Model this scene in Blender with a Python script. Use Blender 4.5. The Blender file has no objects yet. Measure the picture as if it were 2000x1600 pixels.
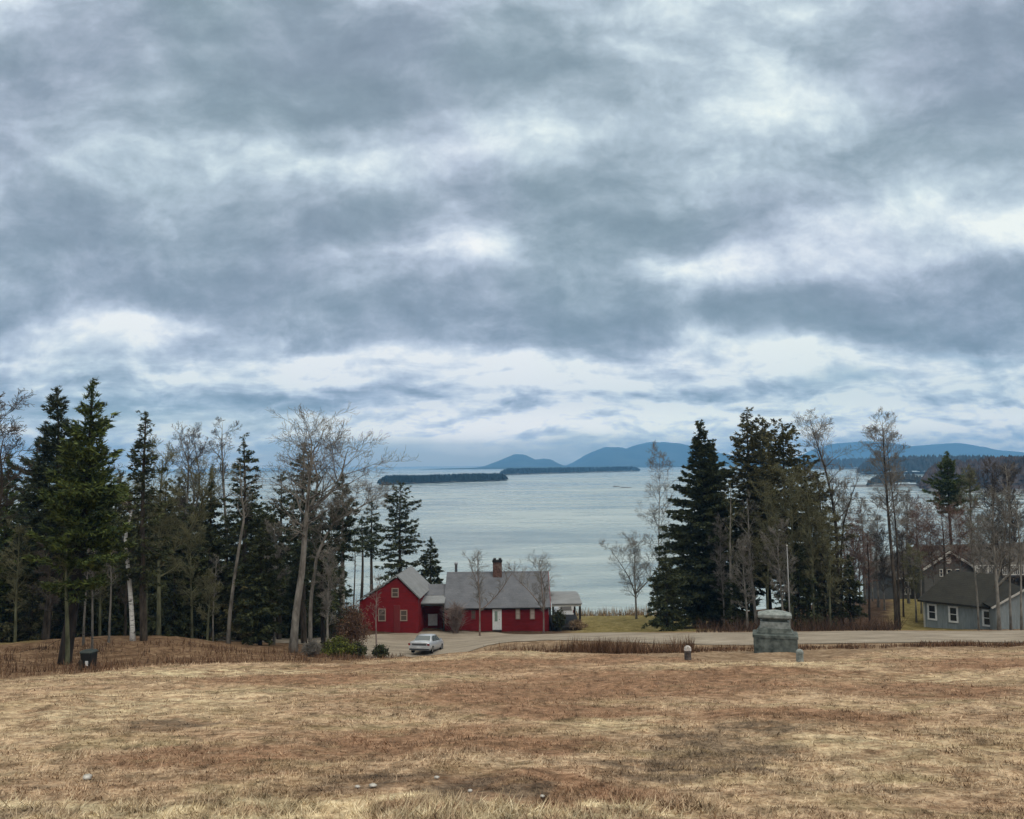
import bpy, math, random
import numpy as np
from mathutils import Vector, Matrix

C = bpy.context.scene
COL = C.collection
R = math.radians
rad = R
# ------------------------------------------------------------------ camera
EYE = 24.0                      # eye height above the water of the bay
FPX, W0, H0 = 1600.0, 2000.0, 1600.0
PITCH = math.atan((908 - 800) / FPX)
ROLL = R(0.6)
_F = Vector((0, math.cos(PITCH), math.sin(PITCH)))
_U = Vector((0, -math.sin(PITCH), math.cos(PITCH)))
_R = Vector((1, 0, 0))
CR = _R * math.cos(ROLL) - _U * math.sin(ROLL)
CU = _U * math.cos(ROLL) + _R * math.sin(ROLL)
cam_d = bpy.data.cameras.new('camera')
cam = bpy.data.objects.new('camera', cam_d)
COL.objects.link(cam)
cam.matrix_world = Matrix(((CR.x, CU.x, -_F.x, 0), (CR.y, CU.y, -_F.y, 0), (CR.z, CU.z, -_F.z, EYE), (0, 0, 0, 1)))
cam_d.sensor_fit = 'HORIZONTAL'
cam_d.sensor_width = 36.0
cam_d.lens = 36.0 * FPX / W0
cam_d.clip_start = 0.1
cam_d.clip_end = 60000
C.camera = cam
C.render.engine = 'CYCLES'
C.render.resolution_x, C.render.resolution_y = 1024, 819
C.cycles.max_bounces = 5
C.cycles.diffuse_bounces = 2
C.cycles.glossy_bounces = 2
C.cycles.transmission_bounces = 3
C.cycles.transparent_max_bounces = 6
C.cycles.volume_bounces = 0
C.cycles.use_denoising = True
C.view_settings.view_transform = 'Standard'
C.view_settings.look = 'None'
C.view_settings.gamma = 1
C.view_settings.use_curve_mapping = False
C.view_settings.exposure = 0.0


def dirv(px, py):
    return _F + CR * ((px - W0 / 2) / FPX) + CU * ((H0 / 2 - py) / FPX)


def P(px, py, Y):
    d = dirv(px, py)
    return Vector((d.x * Y / d.y, Y, EYE + d.z * Y / d.y))


def XatY(px, Y, py=1230):
    return P(px, py, Y).x


# ------------------------------------------------------------------ sun and sky
SUN_EL, SUN_AZ = 48.0, 150.0     # degrees; azimuth clockwise from +Y (ahead)
sd = bpy.data.lights.new('sun', 'SUN')
sd.energy = 1.25
sd.angle = R(22)
sd.color = (1.0, 0.955, 0.89)
sun = bpy.data.objects.new('sun', sd)
COL.objects.link(sun)
_sv = Vector((math.sin(R(SUN_AZ)) * math.cos(R(SUN_EL)), math.cos(R(SUN_AZ)) * math.cos(R(SUN_EL)), math.sin(R(SUN_EL))))
sun.rotation_euler = _sv.to_track_quat('Z', 'Y').to_euler()
sun.location = _sv * 200

world = bpy.data.worlds.new('World')
C.world = world
world.use_nodes = True
NT = world.node_tree
NT.nodes.clear()


class G:
    """small node-graph builder"""
    def __init__(s, nt):
        s.nt = nt

    def n(s, t, **k):
        o = s.nt.nodes.new(t)
        for a, v in k.items():
            setattr(o, a, v)
        return o

    def put(s, sock, v):
        if v is None:
            return
        if isinstance(v, bpy.types.NodeSocket):
            s.nt.links.new(v, sock)
        else:
            if hasattr(sock.default_value, '__len__') and not hasattr(v, '__len__'):
                v = (v,) * len(sock.default_value)
            elif hasattr(sock.default_value, '__len__') and len(sock.default_value) == 4 and len(v) == 3:
                v = tuple(v) + (1,)
            sock.default_value = v

    def math(s, op, a, b=None, c=None, clamp=False):
        o = s.n('ShaderNodeMath', operation=op, use_clamp=clamp)
        for i, v in enumerate((a, b, c)):
            if v is not None:
                s.put(o.inputs[i], v)
        return o.outputs[0]

    def vm(s, op, a, b=None, c=None):
        o = s.n('ShaderNodeVectorMath', operation=op)
        for i, v in enumerate((a, b, c)):
            if v is not None:
                s.put(o.inputs[i], v)
        return o.outputs[1] if op in ('DOT_PRODUCT', 'LENGTH') else o.outputs[0]

    def sep(s, v):
        o = s.n('ShaderNodeSeparateXYZ')
        s.put(o.inputs[0], v)
        return o.outputs

    def comb(s, x, y, z=0.0):
        o = s.n('ShaderNodeCombineXYZ')
        for i, v in enumerate((x, y, z)):
            s.put(o.inputs[i], v)
        return o.outputs[0]

    def noise(s, vec, scale, detail=4, rough=.55, dist=0.0, out=0, dim='3D', lac=2.0):
        o = s.n('ShaderNodeTexNoise', noise_dimensions=dim)
        s.put(o.inputs['Vector'], vec)
        o.inputs['Scale'].default_value = scale
        o.inputs['Detail'].default_value = detail
        o.inputs['Roughness'].default_value = rough
        o.inputs['Lacunarity'].default_value = lac
        o.inputs['Distortion'].default_value = dist
        return o.outputs[out]

    def ramp(s, fac, stops, interp='LINEAR'):
        o = s.n('ShaderNodeValToRGB')
        o.color_ramp.interpolation = interp
        el = o.color_ramp.elements
        while len(el) < len(stops):
            el.new(0.5)
        for e, (p, c) in zip(el, stops):
            e.position = p
            e.color = tuple(c) + (1,) if len(c) == 3 else c
        s.put(o.inputs[0], fac)
        return o.outputs[0]

    def rng(s, v, a, b, c=0.0, d=1.0, smooth=False):
        o = s.n('ShaderNodeMapRange', clamp=True)
        if smooth:
            o.interpolation_type = 'SMOOTHSTEP'
        for i, x in enumerate((v, a, b, c, d)):
            s.put(o.inputs[i], x)
        return o.outputs[0]

    def mix(s, f, a, b, blend='MIX'):
        o = s.n('ShaderNodeMix', data_type='RGBA', blend_type=blend)
        s.put(o.inputs[0], f)
        s.put(o.inputs[6], a)
        s.put(o.inputs[7], b)
        return o.outputs[2]

    def blob(s, vec, loc, rot, scale, gtype='QUADRATIC_SPHERE'):
        m = s.n('ShaderNodeMapping', vector_type='TEXTURE')
        s.put(m.inputs[0], vec)
        m.inputs[1].default_value = loc
        m.inputs[2].default_value = (0, 0, rot)
        m.inputs[3].default_value = scale
        g = s.n('ShaderNodeTexGradient', gradient_type=gtype)
        s.put(g.inputs[0], m.outputs[0])
        return g.outputs[1]


def srgb(r, g, b):
    f = lambda v: (v / 255 / 12.92) if v / 255 <= .04045 else ((v / 255 + .055) / 1.055) ** 2.4
    return (f(r), f(g), f(b))


g = G(NT)
tc = g.n('ShaderNodeTexCoord').outputs['Generated']
dx, dy, dz = g.sep(tc)
ay = g.math('ADD', g.math('ABSOLUTE', dy), 0.02)
SX, SZ = g.math('DIVIDE', dx, ay), g.math('DIVIDE', dz, ay)
# warp so cloud edges are ragged
base = g.comb(SX, SZ)
zc = g.math('ADD', g.math('MAXIMUM', dz, 0.0), 0.10)
plane = g.comb(g.math('DIVIDE', dx, zc), g.math('DIVIDE', ay, zc))
wn = g.noise(base, 4.2, 5, .58, out=1)
w1 = g.vm('SUBTRACT', wn, (0.5, 0.5, 0.5))
wv = g.vm('MULTIPLY', w1, (0.15, 0.075, 0.0))
bv = g.vm('ADD', base, wv)


def dirXZ(px, py):
    d = dirv(px, py)
    return (d.x / d.y, d.z / d.y)


# cloud masses: px, py (as azimuth and elevation of the real cloud), half width, half height, tilt, amount
CLOUDS = [
    (610, 120, 470, 150, 0, -.42), (860, 190, 330, 90, 8, -.20), (120, 520, 380, 110, 0, -.40), (330, 400, 230, 60, 5, -.14),
    (760, 430, 240, 75, 10, -.36), (900, 605, 430, 62, 0, -.42), (480, 560, 260, 45, 0, -.22), (60, 270, 170, 170, 0, -.22),
    (1870, 150, 270, 140, 8, -.40), (1900, 320, 260, 70, 0, -.24), (1600, 640, 290, 48, -6, -.50), (1850, 590, 260, 60, 4, -.34),
    (1290, 460, 200, 55, 8, -.34), (1210, 300, 190, 70, 25, -.22), (1200, 690, 150, 42, -5, -.34), (1120, 420, 150, 100, 30, -.16),
    (1560, 330, 130, 60, 0, -.14), (650, 680, 300, 45, 0, -.20), (360, 680, 140, 22, 0, -.16), (620, 775, 280, 22, 4, -.20), (960, 785, 200, 18, 4, -.18), (1050, 130, 120, 110, 0, -.12),
    (1950, 660, 160, 35, 0, -.22), (1350, 770, 260, 20, 0, -.12), (300, 770, 260, 40, 0, -.12),
    (230, 640, 170, 34, 4, .62), (330, 668, 180, 34, 0, .30), (130, 690, 150, 40, 0, .30), (640, 722, 340, 22, 5, .46), (560, 735, 220, 22, 4, .26),
    (1000, 716, 330, 20, 3, .52), (1400, 735, 330, 26, 0, .38), (1720, 730, 330, 44, 0, .30), (950, 840, 190, 24, 4, .62), (1180, 850, 260, 22, 0, .26),
    (820, 185, 80, 34, -20, .22), (1000, 290, 330, 80, 12, .20), (1330, 120, 260, 150, 40, .08), (1440, 240, 200, 60, 20, .13),
    (650, 300, 280, 60, 10, .12), (1990, 455, 50, 40, 0, .40), (1830, 440, 260, 40, 3, .13), (1500, 520, 330, 34, 5, .17), (930, 520, 240, 34, 8, .12),
    (1345, 640, 34, 60, -20, .34), (700, 530, 160, 30, 0, .12), (1700, 810, 420, 30, 0, .30), (1350, 815, 240, 22, 0, .26), (200, 140, 90, 60, 0, .06), (1720, 100, 110, 60, 30, .16),
    (1250, 745, 700, 70, 0, .16), (700, 830, 300, 30, 4, .20), (1750, 830, 330, 40, 0, .16), (450, 800, 150, 16, 0, .12), (750, 815, 200, 20, 6, .14),
]
acc = None
for (px, py, rx, ry, rot, amp) in CLOUDS:
    cx, cz = dirXZ(px, py)
    b = g.blob(bv, (cx, cz, 0), R(rot), (rx * 1.6 / FPX, ry * 1.7 / FPX, 1), 'SPHERICAL')
    acc = g.math('MULTIPLY_ADD', b, amp * (1.0 if amp < 0 else .78), acc if acc is not None else 0.70)
# billows: density now minus density a little higher gives bright tops and dark flat bases
def billow(vec, amt, off, detail, rough, dist):
    n0 = g.noise(vec, 1.0, detail, rough, dist, dim='2D')
    n1 = g.noise(g.vm('ADD', vec, off), 1.0, max(2, detail - 3), rough, dist, dim='2D')
    return g.math('MULTIPLY', g.math('SUBTRACT', n0, n1), amt), g.math('SUBTRACT', n0, .5)


sw = g.vm('MULTIPLY', w1, (.5, .6, 0))
vA = g.vm('ADD', g.vm('MULTIPLY', base, (3.4, 5.0, 1)), sw)
vB = g.vm('ADD', g.vm('MULTIPLY', base, (7.0, 11.5, 1)), g.vm('ADD', sw, (4.2, 1.7, 0)))
vC = g.vm('ADD', g.vm('MULTIPLY', base, (13.0, 44.0, 1)), g.vm('ADD', g.vm('MULTIPLY', sw, (1.4, 1.4, 0)), (8.2, 3.7, 0)))
rA, dA = billow(vA, .50, (.05, .26, 0), 7, .56, .1)
rB, dB = billow(vB, .95, (.09, .24, 0), 8, .60, .1)
rC, dC = billow(vC, 1.6, (.04, .32, 0), 6, .58, .2)
low = g.rng(SZ, .02, .20, 1.0, 0.0, True)
mid = g.rng(SZ, .12, .42, 1.0, .55, True)
# large masses with firm edges: shape field, then an S-curve
shape = g.math('ADD', acc, g.math('MULTIPLY_ADD', dA, .42, g.math('MULTIPLY', dB, .44)))
mass = g.rng(shape, .27, .95, .09, .92, True)
acc = g.math('MULTIPLY_ADD', shape, .42, g.math('MULTIPLY', mass, .58))
acc = g.math('ADD', acc, g.math('MULTIPLY_ADD', rB, mid, g.math('MULTIPLY', rA, .9)))
acc = g.math('ADD', acc, g.math('MULTIPLY', g.math('MULTIPLY_ADD', dC, .34, rC), low))
K = 10.0                          # background strength is 0.1
sc = lambda c, k=1.0: tuple(v * K * k for v in srgb(*c))
cloud01 = g.ramp(acc, [(0.0, (0.232, 0.292, 0.352)), (0.20, (0.285, 0.350, 0.420)), (0.40, (0.382, 0.450, 0.530)), (0.58, (0.508, 0.582, 0.676)), (0.74, (0.665, 0.74, 0.815)), (0.88, (0.84, 0.895, 0.925)), (1.0, (1.0, 1.02, 0.985))])
# hue drifts between slate and lilac grey
hue = g.noise(g.vm('MULTIPLY', bv, (2.2, 3.4, 1)), 1.0, 2, .5, dim='2D')
cloud01 = g.mix(g.rng(hue, .38, .62, 0, 1), g.mix(1.0, cloud01, (0.97, 1.01, .98), 'MULTIPLY'), g.mix(1.0, cloud01, (1.01, 1.0, 1.02), 'MULTIPLY'))
cloud = g.vm('MULTIPLY', cloud01, (K, K, K))
# clear blue openings low over the bay
blue = None
for (px, py, rx, ry, rot, amp) in [(860, 893, 330, 26, 0, .95), (260, 815, 320, 30, 0, .30), (1250, 858, 200, 10, 0, .15), (1640, 745, 90, 12, 0, .45), (500, 830, 260, 20, 0, .22), (500, 885, 400, 24, 0, .30), (1900, 880, 200, 12, 0, .5), (1850, 700, 120, 9, 0, .30)]:
    cx, cz = dirXZ(px, py)
    b = g.blob(bv, (cx, cz, 0), R(rot), (rx * 1.6 / FPX, ry * 1.8 / FPX, 1), 'SPHERICAL')
    blue = g.math('MULTIPLY_ADD', b, amp, blue if blue is not None else 0.0)
blue = g.math('MULTIPLY', blue, 1.3, clamp=True)
sky = g.n('ShaderNodeTexSky', sky_type='NISHITA')
sky.sun_disc = False
sky.sun_elevation = R(SUN_EL)
sky.sun_rotation = R(SUN_AZ)
sky.air_density = 1.3
sky.dust_density = 0.6
sky.ozone_density = 2.0
clear = g.mix(.35, sky.outputs[0], tuple(v * K for v in srgb(120, 168, 214)))
skyc = g.mix(blue, cloud, clear)
# thin overcast overhead and behind the viewer passes more light than the low cloud ahead
# the far horizon is bright under the cloud edge
skyc = g.vm('MULTIPLY', skyc, g.mix(g.rng(SZ, .0, .085, 1, 0, True), (1, 1, 1), (2.5, 2.15, 1.8)))
up = g.rng(dz, .50, .95, 1.0, 2.5, True)
skyc = g.mix(g.rng(dz, .50, .9), skyc, g.mix(1.0, skyc, (1.15, 1.0, .80), 'MULTIPLY'))
skyc = g.vm('SCALE', skyc)
NT.links.new(up, skyc.node.inputs['Scale'])
bg = g.n('ShaderNodeBackground')
bg.inputs[1].default_value = 0.1
NT.links.new(skyc, bg.inputs[0])
wo = g.n('ShaderNodeOutputWorld')
NT.links.new(bg.outputs[0], wo.inputs[0])

# ------------------------------------------------------------------ helpers


def tag(o, label=None, cat=None, group=None, kind=None):
    if label:
        o['label'] = label
    if cat:
        o['category'] = cat
    if group:
        o['group'] = group
    if kind:
        o['kind'] = kind
    return o


def thing(name, label, cat, loc, rz=0.0, group=None):
    o = bpy.data.objects.new(name, None)
    o.empty_display_size = .3
    COL.objects.link(o)
    o.location = loc
    o.rotation_euler = (0, 0, rz)
    return tag(o, label, cat, group)


class MB:
    """mesh builder: blocks of vertices and equal-sided faces"""
    def __init__(s):
        s.v, s.f, s.n = [], [], 0

    def add(s, v, f, mat=0, smooth=False):
        v = np.asarray(v, dtype=np.float64).reshape(-1, 3)
        f = np.asarray(f, dtype=np.int64)
        s.v.append(v)
        s.f.append((f + s.n, mat, smooth))
        s.n += len(v)
        return s

    def poly(s, pts, mat=0):
        return s.add(pts, [list(range(len(pts)))], mat)

    def box(s, x0, x1, y0, y1, z0, z1, mat=0, rz=0.0, c=(0, 0, 0)):
        v = np.array([(x, y, z) for z in (z0, z1) for y in (y0, y1) for x in (x0, x1)], float)
        if rz:
            a, b = math.cos(rz), math.sin(rz)
            v[:, 0], v[:, 1] = v[:, 0] * a - v[:, 1] * b, v[:, 0] * b + v[:, 1] * a
        v += np.array(c)
        return s.add(v, [(0, 2, 3, 1), (4, 5, 7, 6), (0, 1, 5, 4), (2, 6, 7, 3), (0, 4, 6, 2), (1, 3, 7, 5)], mat)

    def prism(s, poly, axis, a, b, mat=0):
        """poly: 2-D outline, extruded along axis ('x','y','z') from a to b"""
        k = len(poly)
        mk = {'x': lambda p, t: (t, p[0], p[1]), 'y': lambda p, t: (p[0], t, p[1]), 'z': lambda p, t: (p[0], p[1], t)}[axis]
        v = [mk(p, a) for p in poly] + [mk(p, b) for p in poly]
        s.add(v, [[i, (i + 1) % k, k + (i + 1) % k, k + i] for i in range(k)], mat)
        base = s.n - 2 * k
        s.f.append((np.array([[i for i in range(k)][::-1]]) + base, mat, False))
        s.f.append((np.array([[k + i for i in range(k)]]) + base, mat, False))
        return s

    def slab(s, quad, t, mat=0):
        """a flat quad given thickness t along its normal (downwards/backwards)"""
        q = [Vector(p) for p in quad]
        nrm = (q[1] - q[0]).cross(q[-1] - q[0]).normalized()
        k = len(q)
        v = [tuple(p) for p in q] + [tuple(p - nrm * t) for p in q]
        s.add(v, [[i, k + i, k + (i + 1) % k, (i + 1) % k] for i in range(k)], mat)
        base = s.n - 2 * k
        s.f.append((np.array([list(range(k))]) + base, mat, False))
        s.f.append((np.array([[k + i for i in range(k)][::-1]]) + base, mat, False))
        return s

    def tube(s, pts, rads, n=8, mat=0, cap=True, smooth=True):
        pts = np.asarray(pts, float)
        rads = np.asarray(rads, float)
        d = np.gradient(pts, axis=0)
        d /= np.linalg.norm(d, axis=1)[:, None] + 1e-9
        ref = np.where(np.abs(d[:, 2:3]) > .9, np.array([[1., 0, 0]]), np.array([[0, 0, 1.]]))
        a = np.cross(d, ref)
        a /= np.linalg.norm(a, axis=1)[:, None] + 1e-9
        b = np.cross(d, a)
        t = np.linspace(0, 2 * np.pi, n, endpoint=False)
        ring = pts[:, None] + rads[:, None, None] * (np.cos(t)[None, :, None] * a[:, None] + np.sin(t)[None, :, None] * b[:, None])
        m = len(pts)
        i, j = np.meshgrid(np.arange(m - 1), np.arange(n), indexing='ij')
        j2 = (j + 1) % n
        f = np.stack([i * n + j, i * n + j2, (i + 1) * n + j2, (i + 1) * n + j], -1).reshape(-1, 4)
        s.add(ring.reshape(-1, 3), f, mat, smooth)
        if cap:
            base = s.n - m * n
            s.f.append((np.array([list(range(n))[::-1]]) + base, mat, False))
            s.f.append((np.array([list(range((m - 1) * n, m * n))]) + base, mat, False))
        return s

    def lathe(s, prof, n=20, mat=0, c=(0, 0, 0), smooth=True):
        t = np.linspace(0, 2 * np.pi, n, endpoint=False)
        v = [(c[0] + r * math.cos(a), c[1] + r * math.sin(a), c[2] + z) for r, z in prof for a in t]
        m = len(prof)
        f = [(i * n + j, i * n + (j + 1) % n, (i + 1) * n + (j + 1) % n, (i + 1) * n + j) for i in range(m - 1) for j in range(n)]
        return s.add(v, f, mat, smooth)

    def segs(s, P0, P1, R0, R1, n=3, mat=0):
        P0, P1, R0, R1 = map(lambda x: np.asarray(x, float), (P0, P1, R0, R1))
        d = P1 - P0
        d /= np.linalg.norm(d, axis=1)[:, None] + 1e-9
        ref = np.where(np.abs(d[:, 2:3]) > .9, np.array([[1., 0, 0]]), np.array([[0, 0, 1.]]))
        a = np.cross(d, ref)
        a /= np.linalg.norm(a, axis=1)[:, None] + 1e-9
        b = np.cross(d, a)
        t = np.linspace(0, 2 * np.pi, n, endpoint=False)
        o = np.cos(t)[None, :, None] * a[:, None] + np.sin(t)[None, :, None] * b[:, None]
        v = np.concatenate([P0[:, None] + R0[:, None, None] * o, P1[:, None] + R1[:, None, None] * o], 1)
        k = np.arange(len(P0))[:, None] * 2 * n
        j = np.arange(n)
        q = np.stack([j, (j + 1) % n, n + (j + 1) % n, n + j], -1)
        f = (k[:, :, None] + q[None]).reshape(-1, 4)
        return s.add(v.reshape(-1, 3), f, mat, True)

    def build(s, name, mats, parent=None, loc=None):
        me = bpy.data.meshes.new(name)
        if s.n:
            v = np.concatenate(s.v)
            me.vertices.add(len(v))
            me.vertices.foreach_set('co', v.astype(np.float32).ravel())
            lv, ls, mi, sm, off = [], [], [], [], 0
            for f, m, smooth in s.f:
                k = f.shape[1]
                lv.append(f.ravel())
                ls.append(off + np.arange(len(f)) * k)
                mi.append(np.full(len(f), m))
                sm.append(np.full(len(f), smooth))
                off += f.size
            lv = np.concatenate(lv)
            me.loops.add(len(lv))
            me.loops.foreach_set('vertex_index', lv.astype(np.int32))
            ls = np.concatenate(ls)
            me.polygons.add(len(ls))
            me.polygons.foreach_set('loop_start', ls.astype(np.int32))
            me.polygons.foreach_set('material_index', np.concatenate(mi).astype(np.int32))
            me.polygons.foreach_set('use_smooth', np.concatenate(sm))
            me.update(calc_edges=True)
        for m in (mats if isinstance(mats, (list, tuple)) else [mats]):
            me.materials.append(m)
        o = bpy.data.objects.new(name, me)
        COL.objects.link(o)
        if parent:
            o.parent = parent
        if loc is not None:
            o.location = loc
        return o


# value noise on numpy arrays
_rs = np.random.RandomState(11)
_LAT = _rs.rand(256, 256)


def vnoise(x, y):
    xi, yi = np.floor(x).astype(int), np.floor(y).astype(int)
    fx, fy = x - xi, y - yi
    fx, fy = fx * fx * (3 - 2 * fx), fy * fy * (3 - 2 * fy)
    a, b, c, d = _LAT[xi % 256, yi % 256], _LAT[(xi + 1) % 256, yi % 256], _LAT[xi % 256, (yi + 1) % 256], _LAT[(xi + 1) % 256, (yi + 1) % 256]
    return (a * (1 - fx) + b * fx) * (1 - fy) + (c * (1 - fx) + d * fx) * fy - .5


def fbm(x, y, o=4):
    r, a = 0, 1.0
    for i in range(o):
        r = r + a * vnoise(x * 2 ** i + 17.3 * i, y * 2 ** i + 5.1 * i)
        a *= .5
    return r


# ------------------------------------------------------------------ materials
def mat(name, build, rough=.85, spec=.2):
    m = bpy.data.materials.new(name)
    m.use_nodes = True
    nt = m.node_tree
    nt.nodes.clear()
    q = G(nt)
    bs = q.n('ShaderNodeBsdfPrincipled')
    bs.inputs['Roughness'].default_value = rough
    bs.inputs['Specular IOR Level'].default_value = spec
    o = q.n('ShaderNodeOutputMaterial')
    nt.links.new(bs.outputs[0], o.inputs[0])
    r = build(q, bs)
    if r is not None:
        q.put(bs.inputs['Base Color'], r)
    return m


def bump(q, bs, h, strength=.5, dist=.05):
    b = q.n('ShaderNodeBump')
    b.inputs['Strength'].default_value = strength
    b.inputs['Distance'].default_value = dist
    q.put(b.inputs['Height'], h)
    q.nt.links.new(b.outputs[0], bs.inputs['Normal'])


def objco(q):
    return q.n('ShaderNodeTexCoord').outputs['Object']


def noisy(name, c1, c2, scale=3.0, detail=5, rough=.85, spec=.2, bstr=.0, bdist=.02, stretch=(1, 1, 1), isl=0.0, lo=.35, hi=.65):
    def f(q, bs):
        v = q.vm('MULTIPLY', objco(q), stretch)
        n = q.noise(v, scale, detail, .6)
        if isl:
            ge = q.n('ShaderNodeNewGeometry').outputs['Random Per Island']
            n2 = q.math('MULTIPLY_ADD', q.math('SUBTRACT', ge, .5), isl, n)
        else:
            n2 = n
        if bstr:
            bump(q, bs, n, bstr, bdist)
        return q.ramp(n2, [(lo, c1), (hi, c2)])
    return mat(name, f, rough, spec)


def boards(name, c1, c2, step=.11, axis=2, rough=.75):
    """painted clapboard: weathering noise plus the lap line of each board as relief"""
    def f(q, bs):
        v = objco(q)
        s = q.sep(v)[axis]
        saw = q.math('FRACT', q.math('DIVIDE', s, step))
        n = q.noise(q.vm('MULTIPLY', v, (1.2, 1.2, 5) if axis == 2 else (5, 5, .8)), 1.6, 5, .6)
        b2 = q.noise(q.comb(q.math('FLOOR', q.math('DIVIDE', s, step)), 0.3, 0), 3.3, 1)
        bump(q, bs, q.math('MULTIPLY', saw, -1), .9, .02)
        return q.ramp(q.math('MULTIPLY_ADD', b2, .35, q.math('MULTIPLY', n, .75)), [(.30, c1), (.72, c2)])
    return mat(name, f, rough, .25)


def shingle(name, c1, c2, scale=1.0):
    def f(q, bs):
        v = objco(q)
        br = q.n('ShaderNodeTexBrick')
        q.put(br.inputs['Vector'], v)
        n = q.noise(v, 1.1, 6, .65)
        n2 = q.noise(q.vm('MULTIPLY', v, (9, 9, 9)), 1.0, 3, .7)
        z = q.sep(v)[2]
        saw = q.math('FRACT', q.math('MULTIPLY', z, 8.0))
        bump(q, bs, q.math('ADD', saw, n2), .6, .02)
        return q.ramp(q.math('MULTIPLY_ADD', n2, .4, q.math('MULTIPLY', n, .65)), [(.3, c1), (.75, c2)])
    return mat(name, f, .85, .25)


def plain(name, c, rough=.5, spec=.4, metal=0.0):
    def f(q, bs):
        bs.inputs['Metallic'].default_value = metal
        n = q.noise(objco(q), 6.0, 4, .6)
        return q.mix(q.rng(n, .3, .7), tuple(v * .82 for v in c), tuple(min(1, v * 1.08) for v in c))
    return mat(name, f, rough, spec)


M = {}
M['spruce'] = noisy('spruce_needles', (.016, .021, .007), (.062, .068, .023), .8, 3, .75, .25, isl=.5)
M['spruce_olive'] = noisy('olive_spruce_needles', (.036, .038, .014), (.140, .125, .055), .8, 3, .8, .2, isl=.5)
M['spruce_blue'] = noisy('grey_green_needles', (.018, .026, .014), (.068, .080, .040), .8, 3, .8, .2, isl=.5)
M['pine'] = noisy('pine_needles', (.024, .038, .009), (.100, .124, .028), .6, 3, .7, .25, isl=.5)
M['pine_light'] = noisy('young_pine_needles', (.030, .055, .022), (.095, .135, .055), .8, 3, .7, .25, isl=.5)
M['lichen'] = noisy('lichen_twigs', (.060, .056, .030), (.165, .145, .080), 1.0, 3, .9, .1, isl=.5)
M['bark'] = noisy('dark_bark', (.022, .017, .013), (.085, .068, .052), 5, 6, .9, .1, .8, .03, (1, 1, .25))
M['bark_black'] = noisy('wet_black_bark', (.010, .008, .007), (.040, .030, .024), 5, 6, .85, .2, .8, .03, (1, 1, .25))
M['bark_grey'] = noisy('grey_bark', (.10, .088, .072), (.26, .235, .20), 4, 6, .9, .1, .6, .02, (1, 1, .4))
M['bark_moss'] = noisy('mossy_bark', (.050, .050, .028), (.145, .145, .085), 4, 6, .9, .1, .6, .02, (1, 1, .3))
M['bark_birch'] = noisy('birch_bark', (.12, .11, .10), (.62, .60, .55), 5, 4, .75, .2, .3, .01, (.6, .6, 3.0), lo=.36, hi=.47)
M['twig_grey'] = noisy('grey_twigs', (.10, .088, .072), (.235, .21, .178), 1, 3, .9, .1)
M['twig_dark'] = noisy('dark_twigs', (.040, .033, .028), (.105, .085, .07), 1, 3, .9, .1)
M['twig_moss'] = noisy('lichened_twigs', (.075, .070, .036), (.175, .165, .09), 1, 3, .9, .1)
M['twig_red'] = noisy('reddish_twigs', (.075, .045, .035), (.185, .115, .088), 1, 3, .9, .1)
M['twig_pink'] = noisy('pinkish_twigs', (.14, .10, .085), (.28, .215, .185), 1, 3, .9, .1)
M['brush'] = noisy('russet_brush_stems', (.062, .032, .018), (.185, .105, .062), 1, 3, .9, .1, isl=.5)
M['brush_tan'] = noisy('tan_reed_stems', (.12, .078, .04), (.32, .22, .12), 1, 3, .9, .1, isl=.5)
M['bush_green'] = noisy('yellow_green_leaves', (.035, .045, .006), (.13, .135, .022), 1, 3, .8, .2, isl=.5)
# ------------------------------------------------------------------ terrain


def fieldY(px, py):
    """distance at which a pixel's ray meets the sloping field"""
    d = dirv(px, py)
    k = -d.z / d.y
    return 2.7 / (k - .16) if k > .161 else 999


CP = []


def cp_px(px, py, Y):
    p = P(px, py, Y)
    CP.append((p.x, p.y, EYE - p.z))


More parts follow.
